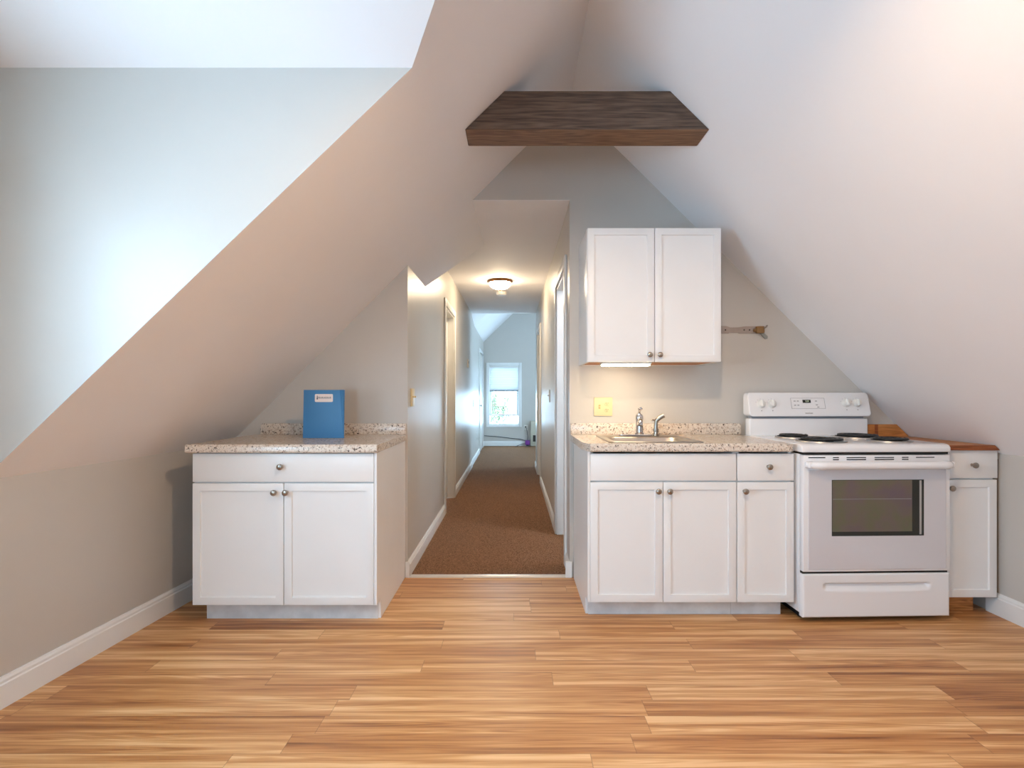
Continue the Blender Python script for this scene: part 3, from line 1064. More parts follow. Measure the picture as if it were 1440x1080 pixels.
# --- faucet and sprayer
fa = thing('kitchen_faucet', 'chrome single-lever faucet on the back rim of the sink', 'faucet', (0.755, 3.12, 0.9135))
pts = rrect(0.632, 0.832, 3.095, 3.145, 0.024)
MB().prism(pts, 'Z', 0.9135, 0.921, 0.002).build('base_plate', CHROME, fa)
fx, fyy = 0.757, 3.122
MB().lathe([(0.027, 0), (0.027, 0.008), (0.023, 0.012), (0.0225, 0.05), (0.0225, 0.085), (0.024, 0.092), (0.023, 0.110), (0.016, 0.122), (0, 0.126)], (fx, fyy, 0.921), (0, 0, 1), 28).build('body', CHROME, fa)
sp = [(fx - 0.004, fyy - 0.018, 0.985), (fx - 0.010, fyy - 0.05, 1.003), (fx - 0.020, fyy - 0.10, 1.014), (fx - 0.030, fyy - 0.15, 1.010), (fx - 0.036, fyy - 0.178, 0.998), (fx - 0.037, fyy - 0.184, 0.984)]
MB().tube(sp, 0.012, 14, [0.016, 0.0155, 0.0145, 0.0135, 0.013, 0.0125]).build('spout', CHROME, fa, 60)
h = MB()
h.tube([(fx, fyy, 1.044), (fx, fyy - 0.004, 1.058), (fx + 0.001, fyy - 0.018, 1.072), (fx + 0.002, fyy - 0.03, 1.078)], 0.006, 10, [0.008, 0.006, 0.0065, 0.008])
h.tube([(fx - 0.012, fyy - 0.02, 1.073), (fx + 0.014, fyy - 0.02, 1.073)], 0.005, 8)
h.build('lever', CHROME, fa, 60)
sp_ = thing('sink_sprayer', 'nickel side sprayer standing to the right of the faucet', 'sprayer', (0.862, 3.122, 0.921))
sx, sy = 0.856, 3.120
MB().lathe([(0.020, 0), (0.020, 0.006), (0.014, 0.010), (0.013, 0.026), (0.017, 0.030), (0.017, 0.042)], (sx, sy, 0.9137), (0, 0, 1), 24).build('holder', NICKEL, sp_)
MB().tube([(sx, sy, 0.955), (sx, sy, 0.985), (sx + 0.004, sy, 1.005), (sx + 0.020, sy - 0.004, 1.020), (sx + 0.040, sy - 0.008, 1.032), (sx + 0.046, sy - 0.009, 1.035)], 0.012, 14, [0.0125, 0.0115, 0.013, 0.0135, 0.0125, 0.0155]).build('spray_head', NICKEL, sp_, 60)
MB().tube([(sx - 0.004, sy, 1.004), (sx - 0.022, sy, 1.010), (sx - 0.028, sy, 1.002)], 0.005, 8).build('trigger', NICKEL, sp_, 60)

# --- wall cabinet
UX0, UX1, UY, UZ0, UZ1 = 0.416, 1.172, 2.925, 1.343, 2.098
up = thing('wall_cabinet', 'white two-door wall cabinet hung above the sink', 'cabinet', ((UX0 + UX1) / 2, YW, UZ0))
m = MB()
t = 0.016
m.box(UX0, UX0 + t, UY + 0.02, YW - 0.002, UZ0, UZ1)
m.box(UX1 - t, UX1, UY + 0.02, YW - 0.002, UZ0, UZ1)
m.box(UX0 + t, UX1 - t, UY + 0.02, YW - 0.002, UZ1 - t, UZ1)
m.box(UX0 + t, UX1 - t, YW - 0.01, YW - 0.002, UZ0, UZ1 - t)
m.box(UX0 + t, UX1 - t, UY + 0.02, UY + 0.035, UZ0, UZ0 + 0.04)
m.box((UX0 + UX1) / 2 - 0.025, (UX0 + UX1) / 2 + 0.025, UY + 0.02, UY + 0.035, UZ0, UZ1 - t)
m.build('carcass', CAB, up)
MB().box(UX0 + t, UX1 - t, UY + 0.036, YW - 0.011, UZ0 + 0.004, UZ0 + 0.016).build('bottom_panel', HONEY, up)
xm = 0.796
d = shaker(UX0 + g, xm - g, UZ0 + 0.001, UZ1, UY).build('door', CAB, up)
knob(xm - 0.032, UZ0 + 0.040, UY, d)
d = shaker(xm + g, UX1 - g, UZ0 + 0.001, UZ1, UY).build('door', CAB, up)
knob(xm + 0.026, UZ0 + 0.040, UY, d)
for o in up.children:
    pass
ul = thing('under_cabinet_light', 'lit slim light bar under the wall cabinet', 'light', (0.65, 3.0, 1.335))
MB().box(0.505, 0.785, 2.945, 3.035, 1.3325, 1.347, 0.003).build('housing', WHITEPL, ul)
MB().box(0.512, 0.778, 2.950, 3.030, 1.324, 1.332, 0.003).build('diffuser', STRIP, ul)

# --- range
RW = 0.765
rg = thing('electric_range', 'white freestanding electric coil range with black oven window', 'range', (1.462, 2.622, 0), math.radians(1.7))
LO = dict(local=True)
MB().box(0.0, RW, 0.035, 0.630, 0.045, 0.856, 0.003).build('body', ENAMEL, rg, **LO)
for (px_, py_) in ((0.05, 0.10), (RW - 0.05, 0.10), (0.05, 0.58), (RW - 0.05, 0.58)):
    MB().cyl((px_, py_, 0), (px_, py_, 0.05), 0.018).build('foot', BLACK, rg, **LO)
# cooktop, with rolled rim
ct = MB()
ct.prism([(0.0, 0.866), (0.62, 0.866), (0.62, 0.908), (0.035, 0.908), (0.012, 0.903), (0.0, 0.890)], 'X', -0.004, RW + 0.004, 0.006, 3)
cook = ct.build('cooktop', ENAMEL, rg, 50, **LO)
MB().box(0.004, RW - 0.004, 0.010, 0.60, 0.855, 0.867).build('shadow_gap', BLACK, rg, **LO)
# burners
for (bx_, by_, br) in ((0.195, 0.165, 0.105), (0.195, 0.430, 0.080), (0.575, 0.165, 0.085), (0.575, 0.425, 0.108)):
    bu = MB()
    bu.lathe([(br + 0.018, 0.0), (br + 0.016, 0.006), (br + 0.006, 0.0075), (br - 0.004, 0.003), (0.03, 0.0015), (0, 0.0015)], (bx_, by_, 0.9075), (0, 0, 1), 40, cap=False)
    pan = bu.build('drip_pan', PAN, rg, 50, **LO)
    turns = 4 if br > 0.1 else 3
    pts = []
    N_ = turns * 28
    for i in range(N_ + 1):
        a = 2 * PI * turns * i / N_
        r = 0.022 + (br - 0.026) * i / N_
        pts.append((bx_ + r * math.cos(a), by_ + r * math.sin(a), 0.922))
    cm = MB()
    cm.tube(pts, 0.0062, 8)
    for k in range(3):
        a = PI / 6 + k * 2 * PI / 3
        cm.box(bx_ - 0.0, bx_ + br, by_ - 0.002, by_ + 0.002, 0.910, 0.917) if False else cm.tube([(bx_, by_, 0.914), (bx_ + br * math.cos(a), by_ + br * math.sin(a), 0.914)], 0.004, 6)
    cm.build('coil_element', COIL, rg, 60, **LO)
# backguard riser and control panel
MB().box(0.010, RW - 0.010, 0.575, 0.635, 0.900, 1.012, 0.008, 3).build('backguard', ENAMEL, rg, **LO)
MB().box(0.030, RW - 0.030, 0.590, 0.632, 1.010, 1.035).build('vent_slot', plain('grey_vent_recess', srgb(150, 152, 158), 0.5), rg, **LO)
# panel: rounded rectangle in XZ, leaning back
pz0, pz1 = 1.026, 1.172
pan_b = bmesh.new()
out = rrect(0.002, RW - 0.002, pz0, pz1, 0.022, 6)
front = [pan_b.verts.new((x, 0.556 + (z - pz0) * 0.26, z)) for x, z in out]
outi = rrect(0.006, RW - 0.006, pz0 + 0.004, pz1 - 0.004, 0.020, 6)
fronti = [pan_b.verts.new((x, 0.552 + (z - pz0) * 0.26, z)) for x, z in outi]
back = [pan_b.verts.new((x, 0.640, z)) for x, z in out]
k = len(out)
for A, B in ((back, front), (front, fronti)):
    for i in range(k):
        pan_b.faces.new((A[i], A[(i + 1) % k], B[(i + 1) % k], B[i]))
pan_b.faces.new(fronti)
pan_b.faces.new(back)
bmesh.ops.recalc_face_normals(pan_b, faces=pan_b.faces[:])
m = MB()
m.merge(pan_b)
cp = m.build('control_panel', ENAMEL, rg, 40, **LO)


def panel_y(z):
    return 0.552 + (z - pz0) * 0.26


pn = Vector((0, -1, 0.26)).normalized()
tilt = -math.atan(0.26)
for kx in (0.078, 0.147, 0.612, 0.681):
    kz = 1.103 if kx < 0.4 else 1.108
    o_ = Vector((kx, panel_y(kz), kz))
    kb = MB()
    kb.lathe([(0.026, 0), (0.026, 0.003), (0.0225, 0.006), (0.020, 0.020), (0.017, 0.022), (0, 0.0225)], o_, pn, 28)
    t_ = MB()
    t_.box(kx - 0.004, kx + 0.004, o_.y - 0.030, o_.y - 0.015, kz - 0.018, kz + 0.018, 0.0015)
    t_.rotate(tilt, 'X', o_)
    kb.merge(t_.bm)
    kn = kb.build('knob', WHITEPL, cp, 40, **LO)
    marks = [(0.031 * math.cos(math.radians(a)), 0.031 * math.sin(math.radians(a)), 0.0012) for a in (20, 55, 90, 125, 160)] + [(0.0, -0.0435, 0.0026)]
    for dx_, dz_, h_ in marks:
        pm = MB()
        pm.box(kx + dx_ - h_, kx + dx_ + h_, o_.y - 0.0012, o_.y + 0.0004, kz + dz_ - h_, kz + dz_ + h_)
        pm.rotate(tilt, 'X', o_)
        pm.build('dial_mark', GREYPRINT, cp, None, **LO)


def on_panel(mb, zref):
    return mb.rotate(tilt, 'X', (0, panel_y(zref), zref))


# touch panel outline, buttons, display, brand lettering
zc = 1.108
yy = panel_y(zc)
m = MB()
for (a, b_, c_, d_) in ((0.268, 0.480, zc + 0.030, zc + 0.0314), (0.268, 0.480, zc - 0.0364, zc - 0.035), (0.268, 0.2694, zc - 0.035, zc + 0.030), (0.4786, 0.480, zc - 0.035, zc + 0.030)):
    m.box(a, b_, yy - 0.0011, yy + 0.0005, c_, d_)
on_panel(m, zc).build('keypad_outline', GREYPRINT, cp, None, **LO)
for (x, z) in ((0.292, zc + 0.012), (0.312, zc + 0.012), (0.292, zc - 0.014), (0.312, zc - 0.014), (0.426, zc + 0.012), (0.428, zc - 0.012), (0.435, zc - 0.026)):
    m = MB()
    m.box(x - 0.006, x + 0.006, yy - 0.0012, yy + 0.0005, z - 0.0022, z + 0.0022)
    on_panel(m, zc).build('keypad_mark', GREYPRINT, cp, None, **LO)
m = MB()
m.box(0.342, 0.392, yy - 0.0016, yy + 0.0005, zc + 0.001, zc + 0.020)
dsp = on_panel(m, zc).build('clock_display', DISPLAY, cp, None, **LO)


def text_mesh(s, size, mat, parent, name, loc, tilt_):
    cu = bpy.data.curves.new('t', 'FONT')
    cu.body = s
    cu.size = size
    cu.align_x = 'CENTER'
    cu.align_y = 'CENTER'
    cu.extrude = 0.0004
    to = bpy.data.objects.new('t', cu)
    COL.objects.link(to)
    dg = bpy.context.evaluated_depsgraph_get()
    me = bpy.data.meshes.new_from_object(to.evaluated_get(dg))
    bpy.data.objects.remove(to)
    me.transform(Matrix.Translation(loc) @ Matrix.Rotation(tilt_, 4, 'X') @ Matrix.Rotation(PI / 2, 4, 'X'))
    me.materials.clear()
    me.materials.append(mat)
    me.name = name
    o = bpy.data.objects.new(name, me)
    COL.objects.link(o)
    o.parent = parent
    return o


text_mesh('3:29', 0.013, DIGIT, dsp, 'clock_digits', (0.369, yy - 0.0022 + 0.0026, zc + 0.0105), tilt)
text_mesh('FRIGIDAIRE', 0.0095, GREYPRINT, cp, 'brand_lettering', (0.372, panel_y(1.045) - 0.0008, 1.045), tilt)
# oven door
dr_z0, dr_z1 = 0.262, 0.852
m = MB()
m.box(0.002, RW - 0.002, 0.0, 0.035, dr_z0, dr_z1, 0.004, 2)
od = m.build('oven_door', ENAMEL, rg, 40, **LO)
MB().box(0.028, RW - 0.026, -0.004, 0.001, dr_z0 + 0.012, 0.778, 0.0015).build('glass_panel', DOORGLASS, od, None, **LO)
wx0, wx1, wz0_, wz1_ = 0.146, 0.622, 0.444, 0.728
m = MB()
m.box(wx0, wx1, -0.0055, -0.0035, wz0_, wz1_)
ow = m.build('oven_window', OVENBORDER, od, None, **LO)  # its wide dark right margin paints the darker strip of the reflection
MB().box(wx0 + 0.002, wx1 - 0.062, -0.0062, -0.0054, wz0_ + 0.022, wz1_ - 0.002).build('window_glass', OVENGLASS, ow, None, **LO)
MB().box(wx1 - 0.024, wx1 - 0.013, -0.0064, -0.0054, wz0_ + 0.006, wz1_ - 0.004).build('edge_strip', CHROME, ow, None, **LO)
m = MB()
m.box(wx0 + 0.004, wx1 - 0.066, -0.0066, -0.0060, 0.630, 0.6315)
m.build('reflection_line', GREYPRINT, ow, None, **LO)  # thin grey line painted across the glass as part of the reflection
# vents above the handle
for (a, b_) in ((0.028, 0.115), (0.155, 0.185), (0.225, 0.325), (0.370, 0.470), (0.512, 0.545), (0.585, 0.680)):
    MB().box(a, b_, -0.0012, 0.002, 0.838, 0.8425).build('vent_slot', BLACK, od, None, **LO)
    if b_ - a < 0.08 or b_ - a > 0.098:
        MB().box(a, b_, -0.0012, 0.002, 0.8275, 0.8325).build('vent_slot', BLACK, od, None, **LO)
# handle: full-width bowed bar
hp = []
hr = []
for i in range(33):
    u = i / 32
    x = 0.012 + (RW - 0.024) * u
    e = min(u, 1 - u)
    s_ = min(1.0, e / 0.06)
    s_ = s_ * s_ * (3 - 2 * s_)
    hp.append((x, -0.012 - 0.040 * s_, 0.806))
    hr.append(0.0155 + 0.0045 * s_)
m = MB()
m.tube(hp, 0.02, 16, hr)
for xx in (0.03, RW - 0.03):
    m.box(xx - 0.022, xx + 0.022, -0.040, 0.002, 0.790, 0.822, 0.008, 3)
m.build('door_handle', ENAMEL, od, 60, **LO)
# storage drawer with pressed pull
gx, gz = 160, 44
bmd = bmesh.new()
zz0, zz1 = 0.030, 0.250
grid = []
for j in range(gz + 1):
    rowv = []
    for i in range(gx + 1):
        x = 0.002 + (RW - 0.004) * i / gx
        z = zz0 + (zz1 - zz0) * j / gz
        px0, px1, pzc, ph = 0.105, 0.665, 0.181, 0.022
        bow = ((x - (px0 + px1) / 2) / ((px1 - px0) / 2)) ** 2
        lo = pzc - ph * (1.0 - 0.35 * bow)
        hi = pzc + ph
        dx = max(px0 - x, x - px1, 0)
        s_ = 0.0
        if px0 < x < px1 and lo < z < hi:
            e = min(x - px0, px1 - x) / 0.018
            tu = min(1, (hi - z) / 0.007) * min(1, (z - lo) / 0.026)
            s_ = min(1, e) * tu
        edge = min(min(x - 0.002, RW - 0.002 - x), min(z - zz0, zz1 - z))
        rnd = 0.004 * (1 - min(1, edge / 0.006)) ** 2
        rowv.append(bmd.verts.new((x, 0.002 + 0.018 * s_ + rnd, z)))
    grid.append(rowv)
for j in range(gz):
    for i in range(gx):
        bmd.faces.new((grid[j][i], grid[j][i + 1], grid[j + 1][i + 1], grid[j + 1][i]))
be = [e for e in bmd.edges if e.is_boundary]
r_ = bmesh.ops.extrude_edge_only(bmd, edges=be)
for v in [x for x in r_['geom'] if isinstance(x, bmesh.types.BMVert)]:
    v.co.y = 0.036
bmesh.ops.recalc_face_normals(bmd, faces=bmd.faces[:])
m = MB()
m.merge(bmd)
m.build('storage_drawer', ENAMEL, rg, 60, **LO)
MB().box(0.006, RW - 0.006, 0.012, 0.036, 0.246, 0.268).build('shadow_gap', BLACK, rg, **LO)
MB().box(0.02, RW - 0.02, 0.06, 0.60, 0.012, 0.046).build('base_pan', BLACK, rg, **LO)

# --- corner cabinet to the right of the range
KX0, KX1, KY = 2.262, 2.530, 2.712
kc = thing('base_cabinet', 'narrow white corner cabinet right of the range, under the wood top', 'cabinet', ((KX0 + KX1) / 2, 2.9, 0))
m = MB()
m.box(KX0, KX0 + 0.016, KY + 0.02, 3.27, 0.10, 0.867)
m.prism([(KX1 - 0.024, 0.10), (KX1 - 0.008, 0.10), (KX1 - 0.008, 0.845), (KX1 - 0.024, 0.862)], 'Y', KY + 0.02, 3.27)
m.box(KX0 + 0.016, KX1 - 0.024, 3.26, 3.27, 0.10, 0.86)
m.box(KX0 + 0.016, KX1 - 0.024, KY + 0.02, 3.26, 0.10, 0.118)
m.box(KX0 + 0.016, KX1 - 0.024, KY + 0.02, KY + 0.035, 0.69, 0.86)
m.build('carcass', CAB, kc)
MB().box(KX0, KX1 - 0.06, KY + 0.078, KY + 0.092, 0, 0.10).build('toe_kick', HONEY, kc)
d = slab(KX0, KX1, 0.722, 0.868, KY).build('drawer', CAB, kc)
knob(2.395, 0.792, KY, d)
d = shaker(KX0, KX1 - 0.004, 0.0995, 0.714, KY).build('door', CAB, kc)
knob(KX0 + 0.014, 0.672, KY, d)
MB().prism([(KX1 + 0.001, KY + 0.018), (XR - 0.001, KY + 0.018), (XR - 0.001, KY + 0.035), (KX1 - 0.008, KY + 0.035)], 'Z', 0.118, 0.82).build('filler_strip', plain('brown_filler_gap', srgb(120, 102, 84), 0.8), kc)
wt = thing('wood_countertop', 'honey-brown wood plank top over the corner cabinet, fitted under the sloped ceiling', 'countertop', (2.37, 3.0, 0.87))
xr_ = slope_right(0.872) - 0.004
xr_t = slope_right(0.898) - 0.004
m = MB()
m.prism([(2.235, 0.870), (xr_, 0.870), (xr_t, 0.896), (2.235, 0.896)], 'Y', KY - 0.016, YW - 0.003, 0.001, 1)
wtop = m.build('plank_top', HONEY, wt)
MB().prism([(2.235, 0.870), (xr_, 0.870), (xr_t, 0.896), (2.235, 0.896)], 'Y', KY - 0.019, KY - 0.0155).build('front_edge', HONEYD, wt)
zs = 0.972
m = MB()
m.prism([(2.19, 0.897), (slope_right(0.897) - 0.006, 0.897), (slope_right(zs) - 0.006, zs), (2.19, zs)], 'Y', YW - 0.02, YW - 0.003)
bs = m.build('backsplash', HONEY, wt)
MB().box(2.283, 2.303, YW - 0.0215, YW - 0.019, 0.898, zs - 0.001).build('dark_stave', HONEYD, bs)

# --- beam (collar tie)
bz0, bz1, by0, by1 = 2.436, 2.622, 2.501, 2.664
tb = thing('ceiling_beam', 'dark stained wood collar beam spanning the two ceiling slopes', 'beam', (RX, 2.58, bz0))
def bxl(z):
    return slope_left(2.58, z)
def bxr(z):
    return slope_right(z)
m = MB()
m.prism([(bxl(bz0) + 0.001, bz0), (bxr(bz0) - 0.001, bz0), (bxr(bz1) - 0.001, bz1), (bxl(bz1) + 0.001, bz1)], 'Y', by0, by1, 0.002, 1)
m.build('timber', BEAMF, tb)
m = MB()
for xx in (-0.10, 0.75):
    m.cyl((xx, 2.575, bz0 - 0.0005), (xx, 2.575, bz0 + 0.004), 0.005)
m.build('nail_holes', BLACK, tb)
UNDER = make_wood('brown_beam_underside', [(0.25, srgb(100, 72, 50)), (0.5, srgb(124, 92, 66)), (0.75, srgb(140, 108, 80))], 'X', 0.6, 1.6)
MB().prism([(bxl(bz0) + 0.006, bz0 - 0.0015), (bxr(bz0) - 0.006, bz0 - 0.0015), (bxr(bz0) - 0.006, bz0 + 0.001), (bxl(bz0) + 0.006, bz0 + 0.001)], 'Y', by0 + 0.001, by1 - 0.001).build('bottom_face', UNDER, tb)

# --- wall bracket
br = thing('wall_bracket', 'bare metal strap bracket on the wall right of the wall cabinet', 'bracket', (1.45, YW, 1.57))
bzc = 1.574
m = MB()
outl = [(1.20, bzc - 0.026), (1.365, bzc - 0.026), (1.372, bzc - 0.021), (1.425, bzc - 0.021), (1.432, bzc - 0.026), (1.545, bzc - 0.026), (1.545, bzc + 0.020), (1.475, bzc + 0.020), (1.425, bzc + 0.013), (1.375, bzc + 0.013), (1.352, bzc + 0.022), (1.20, bzc + 0.022)]
m.prism(outl, 'Y', YW - 0.006, YW - 0.001, 0.001, 1)
st = m.build('strap', GALV, br)
SCREW = plain('dark_screw', srgb(70, 60, 54), 0.5)
for xx in (1.345, 1.464, 1.498):
    MB().cyl((xx, YW - 0.0075, bzc - 0.004), (xx, YW - 0.0055, bzc - 0.004), 0.005).build('screw', SCREW, st)
m = MB()
m.box(1.535, 1.585, YW - 0.030, YW - 0.001, bzc - 0.026, bzc + 0.018, 0.006)
m.cyl((1.535, YW - 0.016, bzc - 0.008), (1.520, YW - 0.016, bzc - 0.008), 0.010)
m.build('end_block', plain('aged_brass', srgb(150, 116, 74), 0.5, metal=0.3), br)
MB().tube([(1.578, YW - 0.03, bzc + 0.004), (1.590, YW - 0.036, bzc + 0.012), (1.597, YW - 0.034, bzc + 0.022)], 0.005, 8).build('hook', NICKEL, br)
MB().prism([(1.562, bzc - 0.024), (1.598, bzc - 0.062), (1.612, bzc - 0.060), (1.614, bzc - 0.044), (1.582, bzc - 0.016)], 'Y', YW - 0.008, YW - 0.001, 0.001, 1).build('end_tab', plain('grey_metal_tab', srgb(150, 150, 142), 0.5), br)


# --- plates
def plate_frontal(label, x0, x1, z0, z1):
    r = thing('switch_plate', label, 'switch plate', ((x0 + x1) / 2, YW, z0))
    MB().box(x0, x1, YW - 0.007, YW - 0.0005, z0, z1, 0.003).build('plate', ALMOND, r)
    xm1, xm2 = x0 + (x1 - x0) * 0.30, x0 + (x1 - x0) * 0.70
    zc_ = (z0 + z1) / 2
    MB().box(xm1 - 0.006, xm1 + 0.006, YW - 0.008, YW - 0.006, zc_ - 0.012, zc_ + 0.012).build('switch_slot', plain('tan_slot', srgb(190, 160, 96), 0.5), r)
    MB().box(xm1 - 0.004, xm1 + 0.004, YW - 0.020, YW - 0.007, zc_ - 0.004, zc_ + 0.008, 0.002).rotate(0.35, 'X', (xm1, YW - 0.007, zc_)).build('toggle', ALMOND, r)
    for zz in (zc_ - 0.020, zc_ + 0.020):
        oc = MB().lathe([(0.017, 0), (0.017, 0.003), (0.0155, 0.004), (0, 0.004)], (xm2, YW - 0.0065, zz), (0, -1, 0), 24).build('receptacle', ALMOND, r)
        sm = MB()
        for dx_ in (-0.006, 0.006):
            sm.box(xm2 + dx_ - 0.0012, xm2 + dx_ + 0.0012, YW - 0.0112, YW - 0.010, zz - 0.001, zz + 0.007)
        sm.cyl((xm2, YW - 0.0112, zz - 0.007), (xm2, YW - 0.010, zz - 0.007), 0.0022, 10)
        sm.build('slots', SLOTD, oc, None)
    return r


plate_frontal('almond double plate with toggle switch and outlet on wall above the sink', 0.511, 0.628, 1.024, 1.142)


def plate_side(name, cat, label, x, nx, y0, y1, z0, z1, mat, toggles=1, outlet=False):
    r = thing(name, label, cat, (x, (y0 + y1) / 2, z0))
    def bx(mb, a, b_, *rest, **kw):
        return mb.box(min(a, b_), max(a, b_), *rest, **kw)
    bx(MB(), x + nx * 0.0005, x + nx * 0.007, y0, y1, z0, z1, bevel=0.002).build('plate', mat, r)
    zc_ = (z0 + z1) / 2
    for k in range(toggles):
        yc = y0 + (y1 - y0) * (k + 0.5) / toggles
        if outlet:
            for zz in (zc_ - 0.02, zc_ + 0.02):
                MB().lathe([(0.016, 0), (0.016, 0.003), (0, 0.0035)], (x + nx * 0.0065, yc, zz), (nx, 0, 0), 20).build('receptacle', mat, r)
        else:
            bx(MB(), x + nx * 0.006, x + nx * 0.022, yc - 0.004, yc + 0.004, zc_ - 0.002, zc_ + 0.010, bevel=0.002).build('toggle', mat, r)
    return r


plate_side('light_switch', 'light switch', 'almond two-toggle light switch at the kitchen end of the left hallway wall', HL, 1, 3.385, 3.50, 1.082, 1.20, ALMOND, 2)
plate_side('light_switch', 'light switch', 'light switch on the right hallway wall between its two doors', HR, -1, 5.12, 5.20, 1.09, 1.21, WHITEPL, 1)
plate_side('light_switch', 'light switch', 'small light switch beyond the hallway near the far left door', FX, 1, 8.80, 8.87, 0.96, 1.08, WHITEPL, 1)
plate_side('wall_outlet', 'outlet', 'white outlet low on the far left wall past the hallway', FX, 1, 9.62, 9.69, 0.34, 0.46, WHITEPL, 1, True)
th = thing('thermostat', 'small thermostat on the left hallway wall past the door', 'thermostat', (HL, 7.58, 1.56))
MB().box(HL + 0.0005, HL + 0.02, 7.54, 7.64, 1.56, 1.68, 0.004).build('housing', WHITEPL, th)
MB().box(HL + 0.02, HL + 0.0215, 7.56, 7.62, 1.62, 1.66).build('dial_face', GREYPRINT, th)

# --- hallway ceiling lamp and smoke detector
hz1 = hall_z(5.79) - 0.002
hlm = thing('ceiling_light', 'lit brass-rimmed frosted bowl light on the hallway ceiling', 'ceiling light', (-0.15, 5.79, hz1))
MB().lathe([(0.130, 0.004), (0.139, -0.004), (0.140, -0.016), (0.134, -0.026), (0.126, -0.030), (0.122, -0.026), (0.122, 0.004)], (-0.15, 5.79, hz1), (0, 0, 1), 40, False).build('rim', BRONZE, hlm, 50)
MB().lathe([(0.125, -0.026), (0.122, -0.040), (0.108, -0.062), (0.082, -0.082), (0.045, -0.095), (0.0, -0.099)], (-0.15, 5.79, hz1), (0, 0, 1), 40, False).build('glass_bowl', BOWL, hlm, 60)
MB().lathe([(0.010, -0.097), (0.009, -0.103), (0.006, -0.110), (0, -0.113)], (-0.15, 5.79, hz1), (0, 0, 1), 16).build('finial', BRONZE, hlm)
hz2 = hall_z(6.5) - 0.002
sd = thing('smoke_detector', 'round white smoke detector on the hallway ceiling behind the bowl light', 'smoke detector', (-0.15, 6.5, hz2))
MB().lathe([(0.066, 0.003), (0.066, -0.018), (0.060, -0.034), (0.048, -0.040), (0, -0.041)], (-0.15, 6.5, hz2), (0, 0, 1), 32).build('housing', WHITEPL, sd)
MB().box(-0.152, -0.148, 6.44, 6.445, hz2 - 0.030, hz2 - 0.012).build('slot', SLOTD, sd)

# --- the kitchen pendant, above the view
kl = thing('pendant_lamp', 'dome-shaded pendant lamp hanging from the ridge', 'lamp', (RX, 1.02, RZ))
MB().lathe([(0.06, 0), (0.06, -0.02), (0.02, -0.035), (0, -0.036)], (RX, 1.02, RZ - 0.03), (0, 0, 1), 28).build('canopy', NICKEL, kl)
MB().cyl((RX, 1.02, RZ - 0.05), (RX, 1.02, 2.54), 0.006).build('rod', NICKEL, kl)
prof = [(0.02, 0.155), (0.07, 0.145), (0.115, 0.115), (0.148, 0.065), (0.160, 0.0), (0.157, 0.0), (0.145, 0.063), (0.112, 0.111), (0.068, 0.140), (0.0, 0.149)]
MB().lathe(prof, (RX, 1.02, 2.385), (0, 0, 1), 40, False).build('lamp_shade', SHADE, kl, 50)
MB().lathe([(0, -0.040)] + [(0.040 * math.sin(a), -0.040 * math.cos(a)) for a in [PI * k / 16 for k in range(1, 16)]] + [(0, 0.040)], (RX, 1.02, 2.425), (0, 0, 1), 32).build('bulb', GLOBE, kl, 60)

# --- far room: heater, outlet, plug-in box, cords
ht = thing('wall_heater', 'beige wall heater low on the far wall, right of the window', 'heater', (0.6, FY - 0.06, 0))
MB().box(0.392, 0.86, FY - 0.15, FY - 0.016, 0.01, 0.575, 0.008).build('housing', HEATER, ht)
gr = MB()
for k in range(6):
    gr.box(0.445, 0.50, FY - 0.1515, FY - 0.149, 0.12 + k * 0.022, 0.132 + k * 0.022)
gr.box(0.44, 0.51, FY - 0.1508, FY - 0.1495, 0.11, 0.255)
gr.build('grille', SLOTD, ht, None)
ol = thing('wall_outlet', 'white outlet with plugs on the far wall under the window', 'outlet', (0.29, FY, 0.37))
MB().box(0.25, 0.33, FY - 0.007, FY - 0.0005, 0.36, 0.48, 0.002).build('plate', WHITEPL, ol)
MB().box(0.265, 0.290, FY - 0.035, FY - 0.007, 0.42, 0.45, 0.003).build('plug', SLOTD, ol)
pb = MB().box(0.27, 0.37, FY - 0.12, FY - 0.04, 0.035, 0.135, 0.008)
pbo = thing('power_box', 'small purple box beside the heater at the far wall', 'box', (0.32, FY - 0.08, 0))
pb.build('case', PURPLE, pbo)
MB().box(0.29, 0.35, FY - 0.10, FY - 0.06, 0.0, 0.036).build('stand', CORD, pbo)
pts = [(0.29, FY - 0.03, 0.42), (0.31, FY - 0.07, 0.34), (0.325, FY - 0.10, 0.22), (0.32, FY - 0.095, 0.14)]
MB().tube(pts, 0.006, 8).build('power_cord', CORD, pbo, 60)
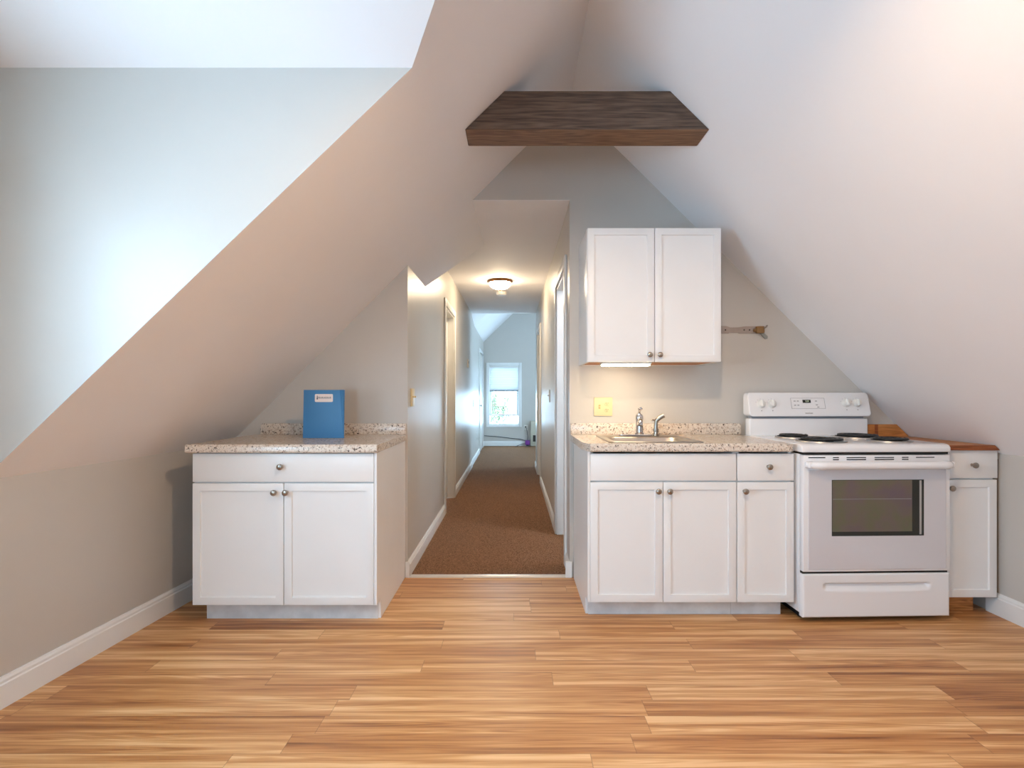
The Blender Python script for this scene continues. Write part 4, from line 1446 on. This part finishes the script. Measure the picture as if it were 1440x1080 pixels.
pts = [(FX + 0.02, FY - 0.02, 0.235), (-0.3, FY - 0.018, 0.205), (0.0, FY - 0.018, 0.17), (0.16, FY - 0.02, 0.155), (0.268, FY - 0.05, 0.125)]
tag(MB().tube(pts, 0.007, 8).build('wall_cable', CORD, None, 60), 'long dark cable running along the far wall beneath the window', 'cord')
pts = [(0.265, FY - 0.09, 0.06), (0.20, FY - 0.10, 0.05), (0.11, FY - 0.10, 0.02), (0.07, FY - 0.11, 0.006), (0.05, FY - 0.16, 0.006)]
MB().tube(pts, 0.006, 8).build('trailing_cord', CORD, pbo, 60)

# --- outside the far window
tr = thing('tree', 'pale green leafy tree outside the far window', 'tree', (-1.0, 26.0, -4))
MB().tube([(-1.0, 26, -4), (-0.95, 26, -1.5), (-1.0, 26, 1.0)], 0.16, 10, [0.22, 0.17, 0.08]).build('trunk', BARK, tr)
rnd = random.Random(3)
lm = bmesh.new()
for k in range(900):
    a, b_, r = rnd.uniform(0, 2 * PI), math.acos(rnd.uniform(-1, 1)), 1.0 * rnd.random() ** 0.4
    c_ = Vector((-0.95 + r * 0.85 * math.sin(b_) * math.cos(a), 26 + r * math.sin(b_) * math.sin(a), 0.55 + 1.0 * r * math.cos(b_)))
    n_ = Vector((rnd.uniform(-1, 1), rnd.uniform(-1, 1), rnd.uniform(-1, 1))).normalized()
    u_ = n_.orthogonal().normalized() * rnd.uniform(0.05, 0.11)
    w_ = n_.cross(u_).normalized() * rnd.uniform(0.04, 0.07)
    lm.faces.new([lm.verts.new(c_ + q) for q in (u_, w_, -u_, -w_)])
m = MB()
m.merge(lm)
m.build('foliage', LEAF, tr, None)

# groups of repeats
for o in COL.objects:
    if o.parent is None and 'category' in o:
        n = o.name.split('.')[0]
        if n == 'base_cabinet':
            o['group'] = 'white base cabinets along the kitchen end wall'
        elif n == 'countertop':
            o['group'] = 'speckled countertops'
        elif n == 'light_switch':
            o['group'] = 'light switches along the hallway'
        elif n == 'wall_outlet':
            o['group'] = 'outlets in the far room'
